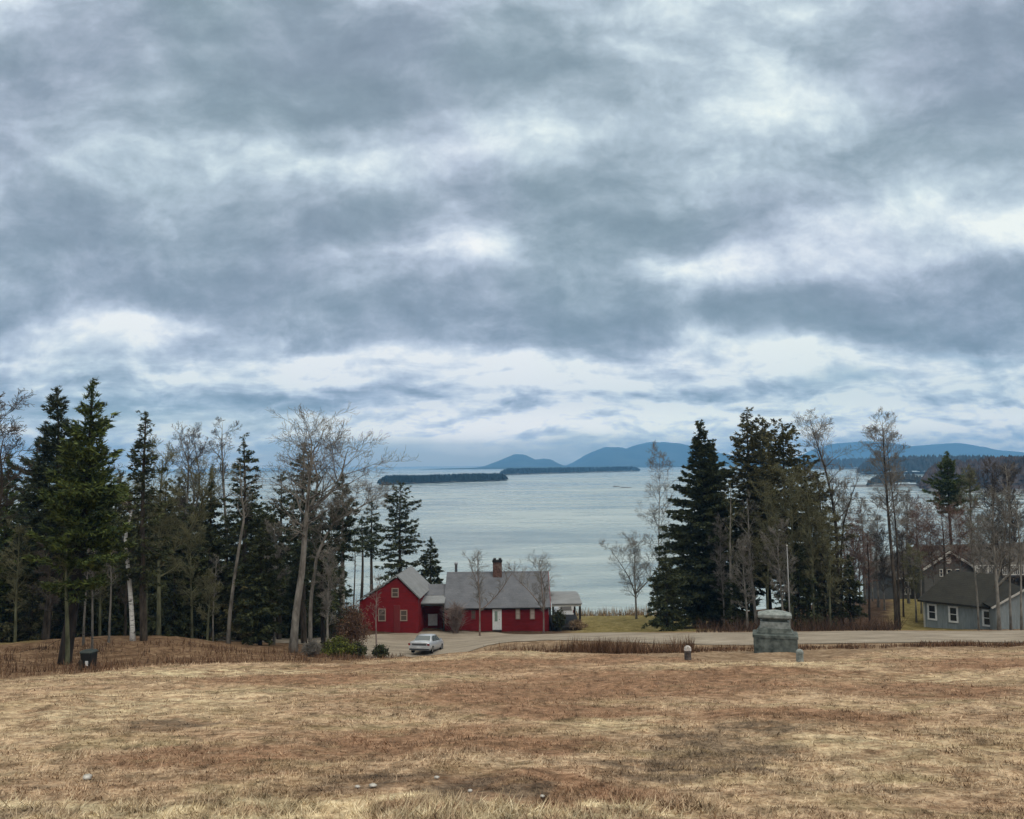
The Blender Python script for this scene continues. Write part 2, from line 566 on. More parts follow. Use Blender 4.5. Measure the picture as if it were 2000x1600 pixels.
for Y in (-30, 0, 8, 16, 24, 30):
    for X in (-45, -20, 0, 20, 45):
        if not (X <= -20 and Y > 22):
            CP.append((X, Y, 2.7 + .16 * Y))
EDGE = [(-600, 1372), (0, 1331), (280, 1301), (560, 1292), (700, 1289), (800, 1284), (940, 1276), (1100, 1276), (1343, 1289), (1562, 1294), (1700, 1272), (1850, 1272), (2000, 1270), (2600, 1262)]
EDGE_Y = []
for px, py in EDGE:
    Y = min(fieldY(px, py), 44)
    EDGE_Y.append((px, Y))
    if -600 < px < 2600:
        cp_px(px, py, Y)
for a in [(125, 1298, 39), (172, 1309, 36), (0, 1304, 36), (50, 1256, 52), (0, 1252, 60), (25, 1249, 63), (320, 1241, 50), (300, 1262, 44), (420, 1258, 56), (260, 1266, 43),
          (450, 1264, 50), (560, 1282, 44), (700, 1284, 44), (500, 1252, 62), (640, 1266, 55), (830, 1283, 58), (740, 1284, 54), (760, 1241, 72), (920, 1240, 74),
          (970, 1232, 76), (1075, 1232, 76), (730, 1238, 72), (815, 1231, 76), (1000, 1254, 60), (1100, 1252, 58), (1300, 1259, 54), (1450, 1263, 51), (1515, 1271, 43), (1700, 1258, 50), (2000, 1255, 50),
          (1100, 1239, 66), (1300, 1238, 61), (1450, 1237, 59), (1700, 1234, 58), (2000, 1232, 58), (1000, 1277, 44), (1200, 1276, 44), (1150, 1229, 76), (1250, 1226, 78),
          (1200, 1205, 104), (1300, 1205, 100), (1090, 1206, 104), (1375, 1233, 66), (1500, 1231, 68), (1640, 1230, 66), (1750, 1230, 63), (1780, 1206, 72), (1785, 1184, 80), (1790, 1168, 89), (1850, 1168, 92), (1870, 1230, 66), (1990, 1230, 62),
          (2100, 1176, 95), (1930, 1178, 90), (100, 1222, 85), (300, 1222, 85), (500, 1222, 85), (700, 1216, 90), (850, 1213, 92), (1000, 1208, 98)]:
    cp_px(*a)
for X in (-150, -100, -60, -30, 0, 20):
    CP.append((X, 122, 24.6))
for X in (60, 100, 150):
    CP.append((X, 128, 24.6))
for X in (-150, -75, 0, 75, 150):
    CP.append((X, 160, 28.5))
for a in [(-110, 40, 9.5), (110, 40, 8.4), (-110, 80, 16), (110, 80, 14), (-110, 0, 3.2), (110, 0, 2.4), (0, -60, -4), (90, -60, -4), (-90, -60, -4), (60, 52, 10.8), (-60, 58, 12)]:
    CP.append(a)
CP = np.array(CP)
_S = 40.0


def _tps(d2):
    return np.where(d2 > 1e-9, .5 * d2 * np.log(d2 + 1e-12), 0)


_xy = CP[:, :2] / _S
_d2 = ((_xy[:, None] - _xy[None]) ** 2).sum(-1)
_n = len(CP)
_A = np.zeros((_n + 3, _n + 3))
_A[:_n, :_n] = _tps(_d2) + np.eye(_n) * 2e-4
_A[:_n, _n] = 1
_A[:_n, _n + 1:] = _xy
_A[_n:, :_n] = _A[:_n, _n:].T
_w = np.linalg.solve(_A, np.concatenate([CP[:, 2], np.zeros(3)]))


def edge_of(px):
    e = np.array(EDGE_Y)
    return np.interp(px, e[:, 0], e[:, 1])


def pxof(x, y):
    return 1000 + 1600 * x / np.maximum(y, 1.0)


def ss(a, b, v):
    t = np.clip((v - a) / (b - a), 0, 1)
    return t * t * (3 - 2 * t)


def terrain(x, y):
    x, y = np.atleast_1d(np.asarray(x, float)), np.atleast_1d(np.asarray(y, float))
    cx, cy = np.clip(x, -150, 150), np.clip(y, -60, 160)
    out = np.zeros(len(cx))
    for i in range(0, len(cx), 20000):
        q = np.stack([cx[i:i + 20000], cy[i:i + 20000]], -1) / _S
        d2 = ((q[:, None] - _xy[None]) ** 2).sum(-1)
        out[i:i + 20000] = _tps(d2) @ _w[:_n] + _w[_n] + q @ _w[_n + 1:]
    out = np.where(y > 150, np.maximum(out, 27.0), out)
    out = out + np.clip(y - 160, 0, 400) * .02
    z = EYE - out
    # small lumps: fields are never level
    road = ss(0, 5, np.abs(y - np.interp(pxof(x, y), [0, 500, 800, 1000, 1450, 2000], [60, 62, 66, 66, 55, 54])) - 6)
    z = z + fbm(x * .22, y * .22, 4) * .30 * np.where(y < 46, .8, .8 * road)
    z = z + fbm(x * 1.3 + 9, y * 1.3, 3) * .085 * np.where(y < 46, 1, road)
    return z


def gz(x, y):
    return float(terrain([x], [y])[0])


def graded(segs):
    out = [segs[0][0]]
    for a, b, st in segs:
        n = max(1, int(round((b - a) / st)))
        out += list(np.linspace(a, b, n + 1)[1:])
    return np.array(out)


gx = graded([(-20000, -3000, 6000), (-3000, -400, 700), (-400, -80, 20), (-80, -30, 1.2), (-30, 30, .30), (30, 80, 1.2), (80, 400, 20), (400, 3000, 700), (3000, 20000, 6000)])
gy = graded([(-400, -60, 40), (-60, 6, 3), (6, 44, .28), (44, 84, .6), (84, 130, 1.0), (130, 400, 15), (400, 3000, 600), (3000, 26000, 6000)])
XX, YY = np.meshgrid(gx, gy, indexing='xy')
ZZ = terrain(XX.ravel(), YY.ravel())
ny, nx = XX.shape
ii, jj = np.meshgrid(np.arange(ny - 1), np.arange(nx - 1), indexing='ij')
F = np.stack([ii * nx + jj, ii * nx + jj + 1, (ii + 1) * nx + jj + 1, (ii + 1) * nx + jj], -1).reshape(-1, 4)

# land cover of each point (what grows there)
x_, y_ = XX.ravel(), YY.ravel()
px_ = pxof(x_, y_)
ed = edge_of(px_)
wob = fbm(x_ * .35, y_ * .35, 3) * 2.2
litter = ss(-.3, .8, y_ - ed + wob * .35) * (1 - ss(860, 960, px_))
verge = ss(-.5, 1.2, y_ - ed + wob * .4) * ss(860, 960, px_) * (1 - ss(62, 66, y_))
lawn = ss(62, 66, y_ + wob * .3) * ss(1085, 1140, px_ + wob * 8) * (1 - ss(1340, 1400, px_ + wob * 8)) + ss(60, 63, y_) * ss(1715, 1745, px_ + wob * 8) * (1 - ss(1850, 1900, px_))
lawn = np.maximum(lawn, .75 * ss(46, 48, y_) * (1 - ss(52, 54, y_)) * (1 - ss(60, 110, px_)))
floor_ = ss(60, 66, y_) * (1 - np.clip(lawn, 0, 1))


def sheet_mesh(name, v, f, material, attrs=None):
    o = MB().add(v, f, 0, True).build(name, material)
    for k, a in (attrs or {}).items():
        at = o.data.attributes.new(k, 'FLOAT', 'POINT')
        at.data.foreach_set('value', np.asarray(a, np.float32))
    return o


def patch(px, py, rx, ry):
    Y0, Y1, Y2 = fieldY(px, py), fieldY(px, py + ry), fieldY(px, py - ry)
    Y2 = min(Y2, Y0 + 3 * (Y0 - Y1), 60)
    x = P(px, py, Y0).x
    return (x, (Y1 + Y2) / 2, rx * Y0 / 1600, max(.25, (Y2 - Y1) / 2))


BARE = [patch(1375, 1441, 95, 8), patch(1420, 1461, 120, 10), patch(1350, 1488, 130, 9), patch(1455, 1502, 70, 8), patch(1320, 1514, 80, 8), patch(1400, 1478, 90, 10), patch(890, 1546, 90, 20), patch(1030, 1545, 70, 12), patch(60, 1588, 60, 8), patch(1500, 1428, 60, 8), patch(330, 1420, 60, 7), patch(700, 1535, 80, 14)]
RUST = [patch(1600, 1402, 150, 18), patch(1270, 1332, 190, 20), patch(1570, 1322, 190, 17), patch(570, 1331, 150, 10), patch(990, 1346, 140, 22), patch(1180, 1291, 170, 7), patch(880, 1445, 220, 26), patch(1010, 1435, 130, 22), patch(1820, 1350, 130, 14), patch(1080, 1545, 160, 22), patch(420, 1480, 200, 16), patch(840, 1302, 200, 7), patch(1900, 1300, 160, 8), patch(1130, 1390, 140, 10)]
PALE = [patch(380, 1580, 620, 14), patch(1000, 1585, 330, 14), patch(1640, 1301, 130, 9), patch(1800, 1322, 230, 9), patch(230, 1318, 260, 9), patch(1420, 1300, 170, 7), patch(1700, 1460, 260, 40), patch(480, 1312, 240, 6), patch(1000, 1288, 140, 6), patch(230, 1390, 250, 40), patch(1160, 1420, 160, 16)]


def field_colour(q, co, isl=None):
    """dead lawn: straw, russet sorrel, grey-green moss and bare earth, laid out in metres"""
    warp = q.vm('ADD', co, q.vm('MULTIPLY', q.vm('SUBTRACT', q.noise(co, .55, 4, .6, out=1), (.5, .5, .5)), (2.6, 1.8, 0)))
    flat = q.vm('MULTIPLY', warp, (1, 1, 0))

    def area(lst, gain):
        s = None
        for (x, y, rx, ry) in lst:
            b = q.blob(flat, (x, y, 0), 0, (rx * 1.5, ry * 1.6, 1), 'SPHERICAL')
            s = b if s is None else q.math('ADD', s, b)
        return q.math('MULTIPLY', s, gain, clamp=True)
    n1 = q.noise(q.vm('MULTIPLY', flat, (.16, .30, 1)), 1.0, 5, .62)
    n2 = q.noise(q.vm('MULTIPLY', co, (1.4, 2.6, 1)), 1.0, 5, .65)
    n3 = q.noise(q.vm('MULTIPLY', co, (6, 9, 1)), 1.0, 4, .65)
    n4 = q.noise(q.vm('MULTIPLY', co, (.5, .9, 1)), 1.0, 4, .6, out=0)
    n7 = q.noise(q.vm('MULTIPLY', co, (15, 17, 1)), 1.0, 3, .6)
    f = q.math('MULTIPLY_ADD', n7, .30, q.math('MULTIPLY_ADD', n3, .46, q.math('MULTIPLY', n2, .36)))
    if isl is not None:
        f = q.math('MULTIPLY_ADD', q.math('SUBTRACT', isl, .5), .30, f)
    straw = q.ramp(f, [(.32, (.090, .052, .029)), (.46, (.250, .156, .090)), (.58, (.455, .315, .196)), (.72, (.68, .515, .345))])
    rust = q.ramp(f, [(.32, (.062, .030, .017)), (.48, (.165, .084, .047)), (.62, (.29, .160, .094)), (.78, (.46, .295, .18))])
    moss = q.ramp(f, [(.32, (.070, .058, .026)), (.50, (.19, .155, .075)), (.70, (.36, .29, .155))])
    bare = q.ramp(f, [(.36, (.040, .027, .018)), (.55, (.115, .080, .055)), (.74, (.27, .195, .13))])
    pale = q.ramp(f, [(.32, (.22, .155, .075)), (.47, (.44, .335, .19)), (.62, (.66, .53, .33)), (.78, (.80, .68, .46))])
    c = q.mix(q.math('MULTIPLY', q.rng(n4, .48, .64), .55), straw, moss)
    r = q.math('ADD', q.math('MULTIPLY', area(RUST, 2.4), q.rng(n2, .30, .52)), q.math('MULTIPLY', q.rng(n1, .44, .62), .65), clamp=True)
    c = q.mix(q.math('MULTIPLY', r, .85), c, rust)
    c = q.mix(q.math('MULTIPLY', q.math('MAXIMUM', area(PALE[2:], .75), area(PALE[:2], 2.6)), q.rng(n2, .38, .60)), c, pale)
    bn = q.math('MULTIPLY', area(BARE, 2.5), q.rng(n2, .35, .57, 0, .92))
    sp = q.math('MULTIPLY', q.rng(q.noise(q.vm('MULTIPLY', co, (.8, 1.5, 1)), 1.0, 5, .7), .60, .72), .75)
    c = q.mix(q.math('MAXIMUM', bn, sp), c, bare)
    n5 = q.noise(q.vm('MULTIPLY', co, (2.3, 1.9, 1)), 1.0, 7, .78, .4)
    n6 = q.noise(q.vm('MULTIPLY', co, (.45, .60, 1)), 1.0, 5, .70, .3)
    th = q.math('MULTIPLY', q.rng(n5, .36, .58, .42, 1.18), q.rng(n6, .36, .60, .88, 1.06))
    return q.vm('MULTIPLY', c, q.comb(th, th, th))


def attr(q, name):
    return q.n('ShaderNodeAttribute', attribute_name=name).outputs['Fac']


def ground_build(q, bs):
    co = objco(q)
    c = field_colour(q, co)
    n2 = q.noise(co, 1.1, 6, .65)
    n3 = q.noise(co, 5.0, 5, .65)
    f = q.math('MULTIPLY_ADD', n3, .5, q.math('MULTIPLY', n2, .55))
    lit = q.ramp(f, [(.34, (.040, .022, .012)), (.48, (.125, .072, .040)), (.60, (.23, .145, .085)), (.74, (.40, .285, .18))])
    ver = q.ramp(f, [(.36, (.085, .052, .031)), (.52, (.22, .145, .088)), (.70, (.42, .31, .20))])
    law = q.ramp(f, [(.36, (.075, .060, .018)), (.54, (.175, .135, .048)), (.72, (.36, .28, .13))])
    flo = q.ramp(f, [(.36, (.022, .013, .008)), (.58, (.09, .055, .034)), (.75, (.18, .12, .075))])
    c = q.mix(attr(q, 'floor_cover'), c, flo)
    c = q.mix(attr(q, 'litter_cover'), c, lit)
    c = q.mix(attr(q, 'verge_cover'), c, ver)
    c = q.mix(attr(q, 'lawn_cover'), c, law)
    bump(q, bs, q.math('MULTIPLY_ADD', n3, .6, q.noise(co, 17, 3, .6)), .8, .06)
    return c


M['ground'] = mat('dead_field_ground', ground_build, .95, .05)
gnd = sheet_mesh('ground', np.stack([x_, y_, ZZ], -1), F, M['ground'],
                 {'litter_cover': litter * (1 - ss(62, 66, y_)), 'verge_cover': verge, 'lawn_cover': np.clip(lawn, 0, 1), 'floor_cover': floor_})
tag(gnd, 'sloping ground under the dead field, the lawn and the woods', kind='structure')


# ---- grass: short matted dead blades
def grass_mesh(n, seed, ymin=6.5, ymax=46):
    rs = np.random.RandomState(seed)
    Y = 1 / (1 / ymax + rs.rand(n * 2) * (1 / ymin - 1 / ymax))
    X = (rs.rand(n * 2) * 2 - 1) * (.80 * Y + 1.5)
    # clumps
    dens = fbm(X * 1.7, Y * 2.2, 3) + .35 * fbm(X * 5, Y * 7, 2)
    keep = (rs.rand(n * 2) < ss(-.55, .45, dens) + .15) & (Y < edge_of(pxof(X, Y)) + .8)
    X, Y = X[keep][:n], Y[keep][:n]
    n = len(X)
    Z = terrain(X, Y)
    k = np.sqrt(np.clip(Y / 10, .7, 4))
    h = (.022 + .062 * rs.rand(n) ** 2.4) * (.8 + .25 * k) * (1 + .8 * np.clip(fbm(X * .9, Y * 1.2, 3), -.4, .6))
    strip = ss(.4, -.4, Y - 11.6 + fbm(X * .5, Y, 3) * 1.2 + np.clip((X - 1.5) * .35, 0, 4))
    h *= 1 + .75 * strip
    az = rs.rand(n) * 6.283
    lean = .55 + rs.rand(n) * 1.0
    w = (.0045 + .0045 * rs.rand(n)) * k * 1.25
    d = np.stack([np.cos(az) * np.sin(lean), np.sin(az) * np.sin(lean), np.cos(lean)], -1)
    s = np.stack([-np.sin(az + .5), np.cos(az + .5), np.zeros(n)], -1)
    b = np.stack([X, Y, Z - .012], -1)
    v = np.stack([b - s * w[:, None], b + s * w[:, None], b + d * (h * 1.5)[:, None]], 1).reshape(-1, 3)
    return v, np.arange(3 * n).reshape(n, 3)


def grass_build(q, bs):
    isl = q.n('ShaderNodeNewGeometry').outputs['Random Per Island']
    return field_colour(q, objco(q), isl)


M['grass'] = mat('dead_grass_blades', grass_build, .8, .12)
gv, gf = grass_mesh(420000, 3)
tag(MB().add(gv, gf).build('grass', M['grass']), 'short dead straw coloured grass matted over the sloping field', 'grass', kind='stuff')


# ---- water
def water_build(q, bs):
    co = objco(q)
    bs.inputs['IOR'].default_value = 1.33
    streak = q.noise(q.vm('MULTIPLY', co, (.009, .020, 1)), 1.0, 6, .60, 1.2)
    fine = q.noise(q.vm('MULTIPLY', co, (.028, .075, 1)), 1.0, 5, .6, .8)
    s = q.math('MULTIPLY_ADD', fine, .45, q.math('MULTIPLY', streak, .6))
    big = q.noise(q.vm('MULTIPLY', co, (.0022, .0055, 1)), 1.0, 5, .6, 1.5)
    s = q.math('MULTIPLY_ADD', q.math('SUBTRACT', big, .5), .65, s)
    q.put(bs.inputs['Roughness'], q.rng(s, .40, .66, .10, .38))
    w1 = q.noise(q.vm('MULTIPLY', co, (.35, .9, 1)), 1.0, 4, .6)
    w2 = q.noise(q.vm('MULTIPLY', co, (.05, .16, 1)), 1.0, 4, .6)
    bump(q, bs, q.math('MULTIPLY_ADD', w2, 1.4, w1), .55, .55)
    return q.ramp(s, [(.30, (.15, .192, .182)), (.52, (.275, .32, .30)), (.78, (.46, .495, .48))])


M['water'] = mat('bay_water', water_build, .2, .5)
wx = np.array([-24000., -6000, -1500, -400, 0, 400, 1500, 6000, 24000])
wy = np.array([100., 130, 300, 800, 2000, 6000, 25000])
WX, WY = np.meshgrid(wx, wy, indexing='xy')
ni, nj = WX.shape
a, b = np.meshgrid(np.arange(ni - 1), np.arange(nj - 1), indexing='ij')
wf = np.stack([a * nj + b, a * nj + b + 1, (a + 1) * nj + b + 1, (a + 1) * nj + b], -1).reshape(-1, 4)
tag(MB().add(np.stack([WX.ravel(), WY.ravel(), np.zeros(WX.size)], -1), wf).build('water', M['water']), 'grey blue wind-streaked water of the bay', kind='structure')


# ---- road, laid over the ground
def road_build(q, bs):
    co = objco(q)
    n = q.noise(q.vm('MULTIPLY', co, (.35, .9, 1)), 1.0, 6, .65)
    n2 = q.noise(co, 9.0, 4, .7)
    f = q.math('MULTIPLY_ADD', n2, .30, q.math('MULTIPLY', n, .72))
    bump(q, bs, n2, .5, .02)
    return q.ramp(f, [(.34, (.14, .112, .080)), (.50, (.245, .200, .150)), (.68, (.35, .295, .23))])


M['road'] = mat('pale_worn_asphalt', road_build, .9, .15)
NEAR = [(2400, 47), (2000, 49.5), (1700, 50.5), (1450, 51.5), (1300, 54), (1100, 58), (1000, 60), (950, 60.0), (915, 58), (880, 55.5), (830, 53), (740, 52), (690, 57), (600, 60), (500, 61), (250, 58.5), (0, 58), (-400, 57)]
FAR = [(2400, 55), (2000, 58), (1700, 58.5), (1450, 59.5), (1300, 61.5), (1100, 67), (1010, 72), (960, 75.2), (915, 75.4), (880, 75.4), (815, 75.2), (735, 71.8), (690, 69), (600, 66), (500, 65.5), (250, 62.5), (0, 62), (-400, 61)]
NA, NB_ = 260, 26
t = np.linspace(0, len(NEAR) - 1, NA)
ip = lambda lst, k: np.interp(t, np.arange(len(lst)), [e[k] for e in lst])
nY, fY = ip(NEAR, 1), ip(FAR, 1)
nX, fX = (ip(NEAR, 0) - 1000) / 1600 * nY, (ip(FAR, 0) - 1000) / 1600 * fY
jit = (fbm(t * 2.1, t * 0 + 3, 3)) * .5
u = np.linspace(0, 1, NB_)
RX = nX[:, None] * (1 - u) + fX[:, None] * u
RY = (nY + jit)[:, None] * (1 - u) + (fY + jit[::-1] * .4)[:, None] * u
RZ = terrain(RX.ravel(), RY.ravel()) + .035
a, b = np.meshgrid(np.arange(NA - 1), np.arange(NB_ - 1), indexing='ij')
rf = np.stack([a * NB_ + b, (a + 1) * NB_ + b, (a + 1) * NB_ + b + 1, a * NB_ + b + 1], -1).reshape(-1, 4)
road = MB().add(np.stack([RX.ravel(), RY.ravel(), RZ], -1), rf[:, ::-1], 0, True).build('road', M['road'])
tag(road, 'pale worn road widening into a parking area by the red house', kind='structure')


# ---- brush: leafless stems in ragged strips (nobody could count them)
def stems(pts_fn, n, seed, hmin, hmax, w=.02, spread=.35):
    rs = np.random.RandomState(seed)
    X, Y, hs = pts_fn(rs, n)
    n = len(X)
    Z = terrain(X, Y)
    h = (hmin + (hmax - hmin) * rs.rand(n)) * hs
    az = rs.rand(n) * 6.283
    ln = rs.rand(n) * spread
    d = np.stack([np.cos(az) * ln, np.sin(az) * ln, np.ones(n)], -1) * h[:, None]
    mid = d * .55 + np.stack([rs.randn(n) * .04, rs.randn(n) * .04, np.zeros(n)], -1)
    b = np.stack([X, Y, Z - .03], -1)
    v = []
    sd_ = np.stack([-np.sin(az * 3), np.cos(az * 3), np.zeros(n)], -1) * w
    v = np.stack([b - sd_, b + sd_, b + mid + sd_ * .7, b + mid - sd_ * .7, b + d], 1).reshape(-1, 3)
    k = np.arange(n)[:, None] * 5
    return v, k + np.array([[0, 1, 2, 3]]), k + np.array([[3, 2, 4]])


def brush(name, label, cat, material, fn, n, seed, hmin, hmax, w=.02, spread=.35):
    v, f4, f3 = stems(fn, n, seed, hmin, hmax, w, spread)
    m = MB().add(v, f4)
    m.f.append((f3, 0, False))
    return tag(m.build(name, material), label, cat, kind='stuff')


def strip(pa, pb, ya, yb, dy, jit=1.0):
    def fn(rs, n):
        t = rs.rand(n)
        px = pa + (pb - pa) * t
        Y = ya + (yb - ya) * t + (rs.rand(n) - .5) * 2 * dy
        X = (px - 1000) / 1600 * Y
        k = fbm(X * .6, Y * .6, 3)
        keep = rs.rand(n) < .55 + k
        return X[keep], Y[keep], (1 + .7 * k)[keep]
    return fn


M['under'] = noisy('undergrowth_stems', (.030, .019, .013), (.115, .068, .046), 1, 3, .9, .1, isl=.6)
brush('roadside_brush', 'strip of russet leafless brush between field and road before the red house', 'brush', M['brush'], strip(945, 1345, 46.8, 46.5, 1.5), 9000, 21, .15, .85, .015, .55)
brush('road_verge_brush', 'low russet dead growth along the road right of the monument', 'brush', M['brush'], strip(1345, 2150, 46.8, 46.2, 1.4), 7000, 22, .08, .34, .02)
brush('ditch_brush', 'russet dead weeds under the trees left of the car', 'brush', M['brush'], strip(-250, 790, 33, 46, 5.5), 9000, 23, .06, .42, .016)
brush('shore_reeds', 'tan reeds on the bank between lawn and bay', 'reeds', M['brush_tan'], strip(1080, 1320, 106, 103, 3), 2600, 24, .5, 1.5, .04)
brush('wood_edge_brush', 'reddish undergrowth at the foot of the spruces behind the monument', 'undergrowth', M['under'], strip(1350, 1742, 62.6, 61.6, 2.2), 4200, 25, .12, 1.2, .014, .9)
brush('thicket', 'dark bare thicket beneath the woods on the left', 'thicket', M['twig_dark'], strip(-300, 700, 72, 74, 6), 9000, 26, .6, 2.8, .03)


# ---- far shores, islands and mountains
def ridge(name, pts, Y, depth, base_drop, material, label, rough=.06, seed=0, kind='structure'):
    """a hill: ridge line given by bearing and elevation, real distance Y and depth"""
    pts = [P(px, py, Y) for px, py in pts]
    xs = np.array([p.x for p in pts])
    zs = np.array([p.z for p in pts])
    n = 240
    X = np.linspace(xs[0], xs[-1], n)
    Zr = np.interp(X, xs, zs)
    ker = np.hanning(9)
    Zr = np.convolve(np.pad(Zr, 4, 'edge'), ker / ker.sum(), 'valid')
    m = 28
    v = np.linspace(-1, 1, m)
    prof = np.cos(v * np.pi / 2) ** 1.3
    XG = np.repeat(X[:, None], m, 1)
    YG = Y + v[None] * depth + 0 * XG
    sc_ = 6.0 / depth
    ZG = (Zr[:, None] - base_drop) * prof[None]
    nz = fbm(XG.ravel() * sc_ + seed, YG.ravel() * sc_ + seed, 5).reshape(ZG.shape)
    ZG = base_drop + ZG * (1 + nz * .5 * (1 - prof[None] ** 2) + rough * nz)
    a, b = np.meshgrid(np.arange(n - 1), np.arange(m - 1), indexing='ij')
    f = np.stack([a * m + b, (a + 1) * m + b, (a + 1) * m + b + 1, a * m + b + 1], -1).reshape(-1, 4)
    o = MB().add(np.stack([XG, YG, ZG], -1).reshape(-1, 3), f, 0, True).build(name, material)
    return tag(o, label, kind=kind)


M['hill'] = noisy('far_forested_slope', (.020, .028, .026), (.065, .080, .070), .004, 6, .95, .05)
M['far_wood'] = noisy('far_wood_ground', (.015, .022, .018), (.05, .06, .045), .05, 5, .95, .05)
M['shore_rock'] = noisy('shore_ledge', (.06, .055, .05), (.20, .19, .17), .4, 5, .9, .1)
ridge('mountain', [(905, 917), (945, 911), (975, 900), (1005, 888), (1025, 889), (1045, 898), (1062, 896), (1075, 898), (1092, 908), (1120, 916)], 7000, 1300, -4, M['hill'], 'small double peaked blue mountain across the bay, left of the larger range', seed=2)
ridge('mountain', [(1095, 916), (1125, 902), (1150, 886), (1180, 874), (1205, 873), (1222, 877), (1240, 870), (1270, 864), (1320, 865), (1345, 870), (1390, 884), (1440, 893), (1520, 901), (1580, 905)], 7400, 1500, -4, M['hill'], 'large round topped blue mountain across the bay, partly behind the tall spruce', seed=5)
ridge('mountain', [(1560, 905), (1610, 884), (1640, 866), (1680, 863), (1725, 866), (1770, 873), (1805, 870), (1835, 867), (1862, 870), (1880, 878), (1950, 884), (2150, 888)], 7600, 1500, -4, M['hill'], 'long flat topped blue mountain on the right behind the bare poplar', seed=9)
ridge('hills', [(560, 926), (700, 922), (800, 918), (870, 915), (950, 913), (1050, 912), (1130, 912), (1330, 911), (1500, 908)], 5200, 600, -4, M['hill'], 'low faint far shore of the bay', seed=12)


def wood_mass(name, label, px0, px1, Y0, Y1, n, h0, h1, seed, material, dome=0.0, wide=.35, edge=.06):
    """far-off wood: rounded land with conifer-shaped crowns closed into one mass"""
    rs = np.random.RandomState(seed)
    t = rs.rand(n)
    dep = (rs.rand(n) - .5) * 2
    px = px0 + (px1 - px0) * t
    prof = np.minimum(1, np.minimum(t, 1 - t) / edge) ** .6
    Yc = Y0 + (Y1 - Y0) * t
    D = .06 * Yc * prof
    Y = Yc + D * (1 + dep)
    X = (px - 1000) / 1600 * Y
    G_ = 1.2 + dome * prof * (1 - dep ** 2) * (.6 + .8 * vnoise(t * 7 + seed, t * 0 + .5) + .4)
    h = (h0 + (h1 - h0) * rs.rand(n)) * (.45 + .55 * prof) * (1 + .25 * vnoise(X * .03, Y * .03))
    r = h * wide * (.7 + .6 * rs.rand(n))
    k = 7
    lay = 3
    m = MB()
    a = np.linspace(0, 6.283, k, endpoint=False)
    for L in range(lay):
        zb, zt = .12 + L * .25, .62 + L * .19
        rr = r * (1 - L * .27)
        ring = np.stack([X[:, None] + rr[:, None] * np.cos(a)[None] * (.75 + .5 * rs.rand(n, k)), Y[:, None] + rr[:, None] * np.sin(a)[None] * (.75 + .5 * rs.rand(n, k)), (G_ + h * zb)[:, None] + 0 * a[None]], -1)
        tip = np.stack([X, Y, G_ + h * zt], -1)[:, None]
        v = np.concatenate([ring, tip], 1).reshape(-1, 3)
        j = np.arange(k)
        f = np.stack([j, (j + 1) % k, np.full(k, k)], -1)[None] + (np.arange(n) * (k + 1))[:, None, None]
        m.add(v, f.reshape(-1, 3))
    return tag(m.build(name, material), label, 'woods', kind='stuff')


def island(name, label, px0, px1, Y0, Y1, h, material, edge=.04, depth=.06):
    n, m = 80, 13
    t = np.linspace(0, 1, n)
    px = px0 + (px1 - px0) * t
    Yc = Y0 + (Y1 - Y0) * t
    prof = np.minimum(1, np.minimum(t, 1 - t) / edge) ** .5
    v = np.linspace(-1, 1, m)
    YG = Yc[:, None] * (1 + depth) + (depth * 1.06 * Yc * prof)[:, None] * v[None]
    XG = ((px - 1000) / 1600)[:, None] * YG
    ZG = -1.0 + (h + 1.0) * (1 - v[None] ** 6) * np.minimum(1, prof[:, None] * 1.5) + .3 * vnoise(XG.ravel() * .05, YG.ravel() * .05).reshape(XG.shape)
    a, b = np.meshgrid(np.arange(n - 1), np.arange(m - 1), indexing='ij')
    f = np.stack([a * m + b, (a + 1) * m + b, (a + 1) * m + b + 1, a * m + b + 1], -1).reshape(-1, 4)
    return tag(MB().add(np.stack([XG, YG, ZG], -1).reshape(-1, 3), f, 0, True).build(name, material), label, kind='structure')


M['isle_wood'] = noisy('island_conifers', (.003, .006, .005), (.013, .019, .016), .1, 4, .95, .05)
M['bare_wood'] = noisy('bare_far_wood', (.030, .022, .018), (.105, .070, .054), .06, 4, .95, .05)
M['grey_wood'] = noisy('mixed_far_wood', (.022, .024, .020), (.060, .056, .046), .06, 4, .95, .05)
island('island_shore', 'rocky shore of the nearer wooded island', 738, 990, 1050, 1240, 2.0, M['shore_rock'])
wood_mass('island_wood', 'dark conifer wood covering the nearer low island', 738, 990, 1050, 1240, 1500, 7.5, 10.5, 31, M['isle_wood'])
island('island_shore', 'shore of the farther wooded island', 975, 1248, 1900, 2500, 2.0, M['shore_rock'])
wood_mass('island_wood', 'dark conifer wood on the farther island to the right', 975, 1248, 1900, 2500, 1700, 8, 13, 32, M['isle_wood'], 3)
island('far_shore', 'far right shore of the bay', 1560, 2300, 2600, 2400, 2.5, M['shore_rock'])
wood_mass('far_wood', 'dark strip of woods on the far right shore', 1560, 2300, 2600, 2400, 2600, 18, 28, 33, M['grey_wood'], 10)
island('far_shore', 'middle distance point of land on the right', 1672, 2300, 1500, 1200, 2.5, M['shore_rock'])
wood_mass('far_wood', 'grey woods on the point of land behind the poplar', 1672, 2300, 1500, 1200, 2400, 14, 20, 34, M['grey_wood'], 16)
island('spit', 'low narrow spit of land in the bay behind the poplar', 1655, 1810, 760, 760, 1.5, M['shore_rock'], .1, .03)
wood_mass('spit_wood', 'few dark trees on the low spit', 1690, 1808, 760, 760, 120, 5, 11, 35, M['grey_wood'], 2, .45, .3)
island('headland', 'wooded headland on the right beyond the lakeside house', 1795, 2500, 620, 470, 3, M['shore_rock'])
wood_mass('headland_wood', 'reddish brown bare woods covering the headland on the right', 1795, 2500, 640, 480, 2600, 11, 17, 36, M['bare_wood'], 12, .40)
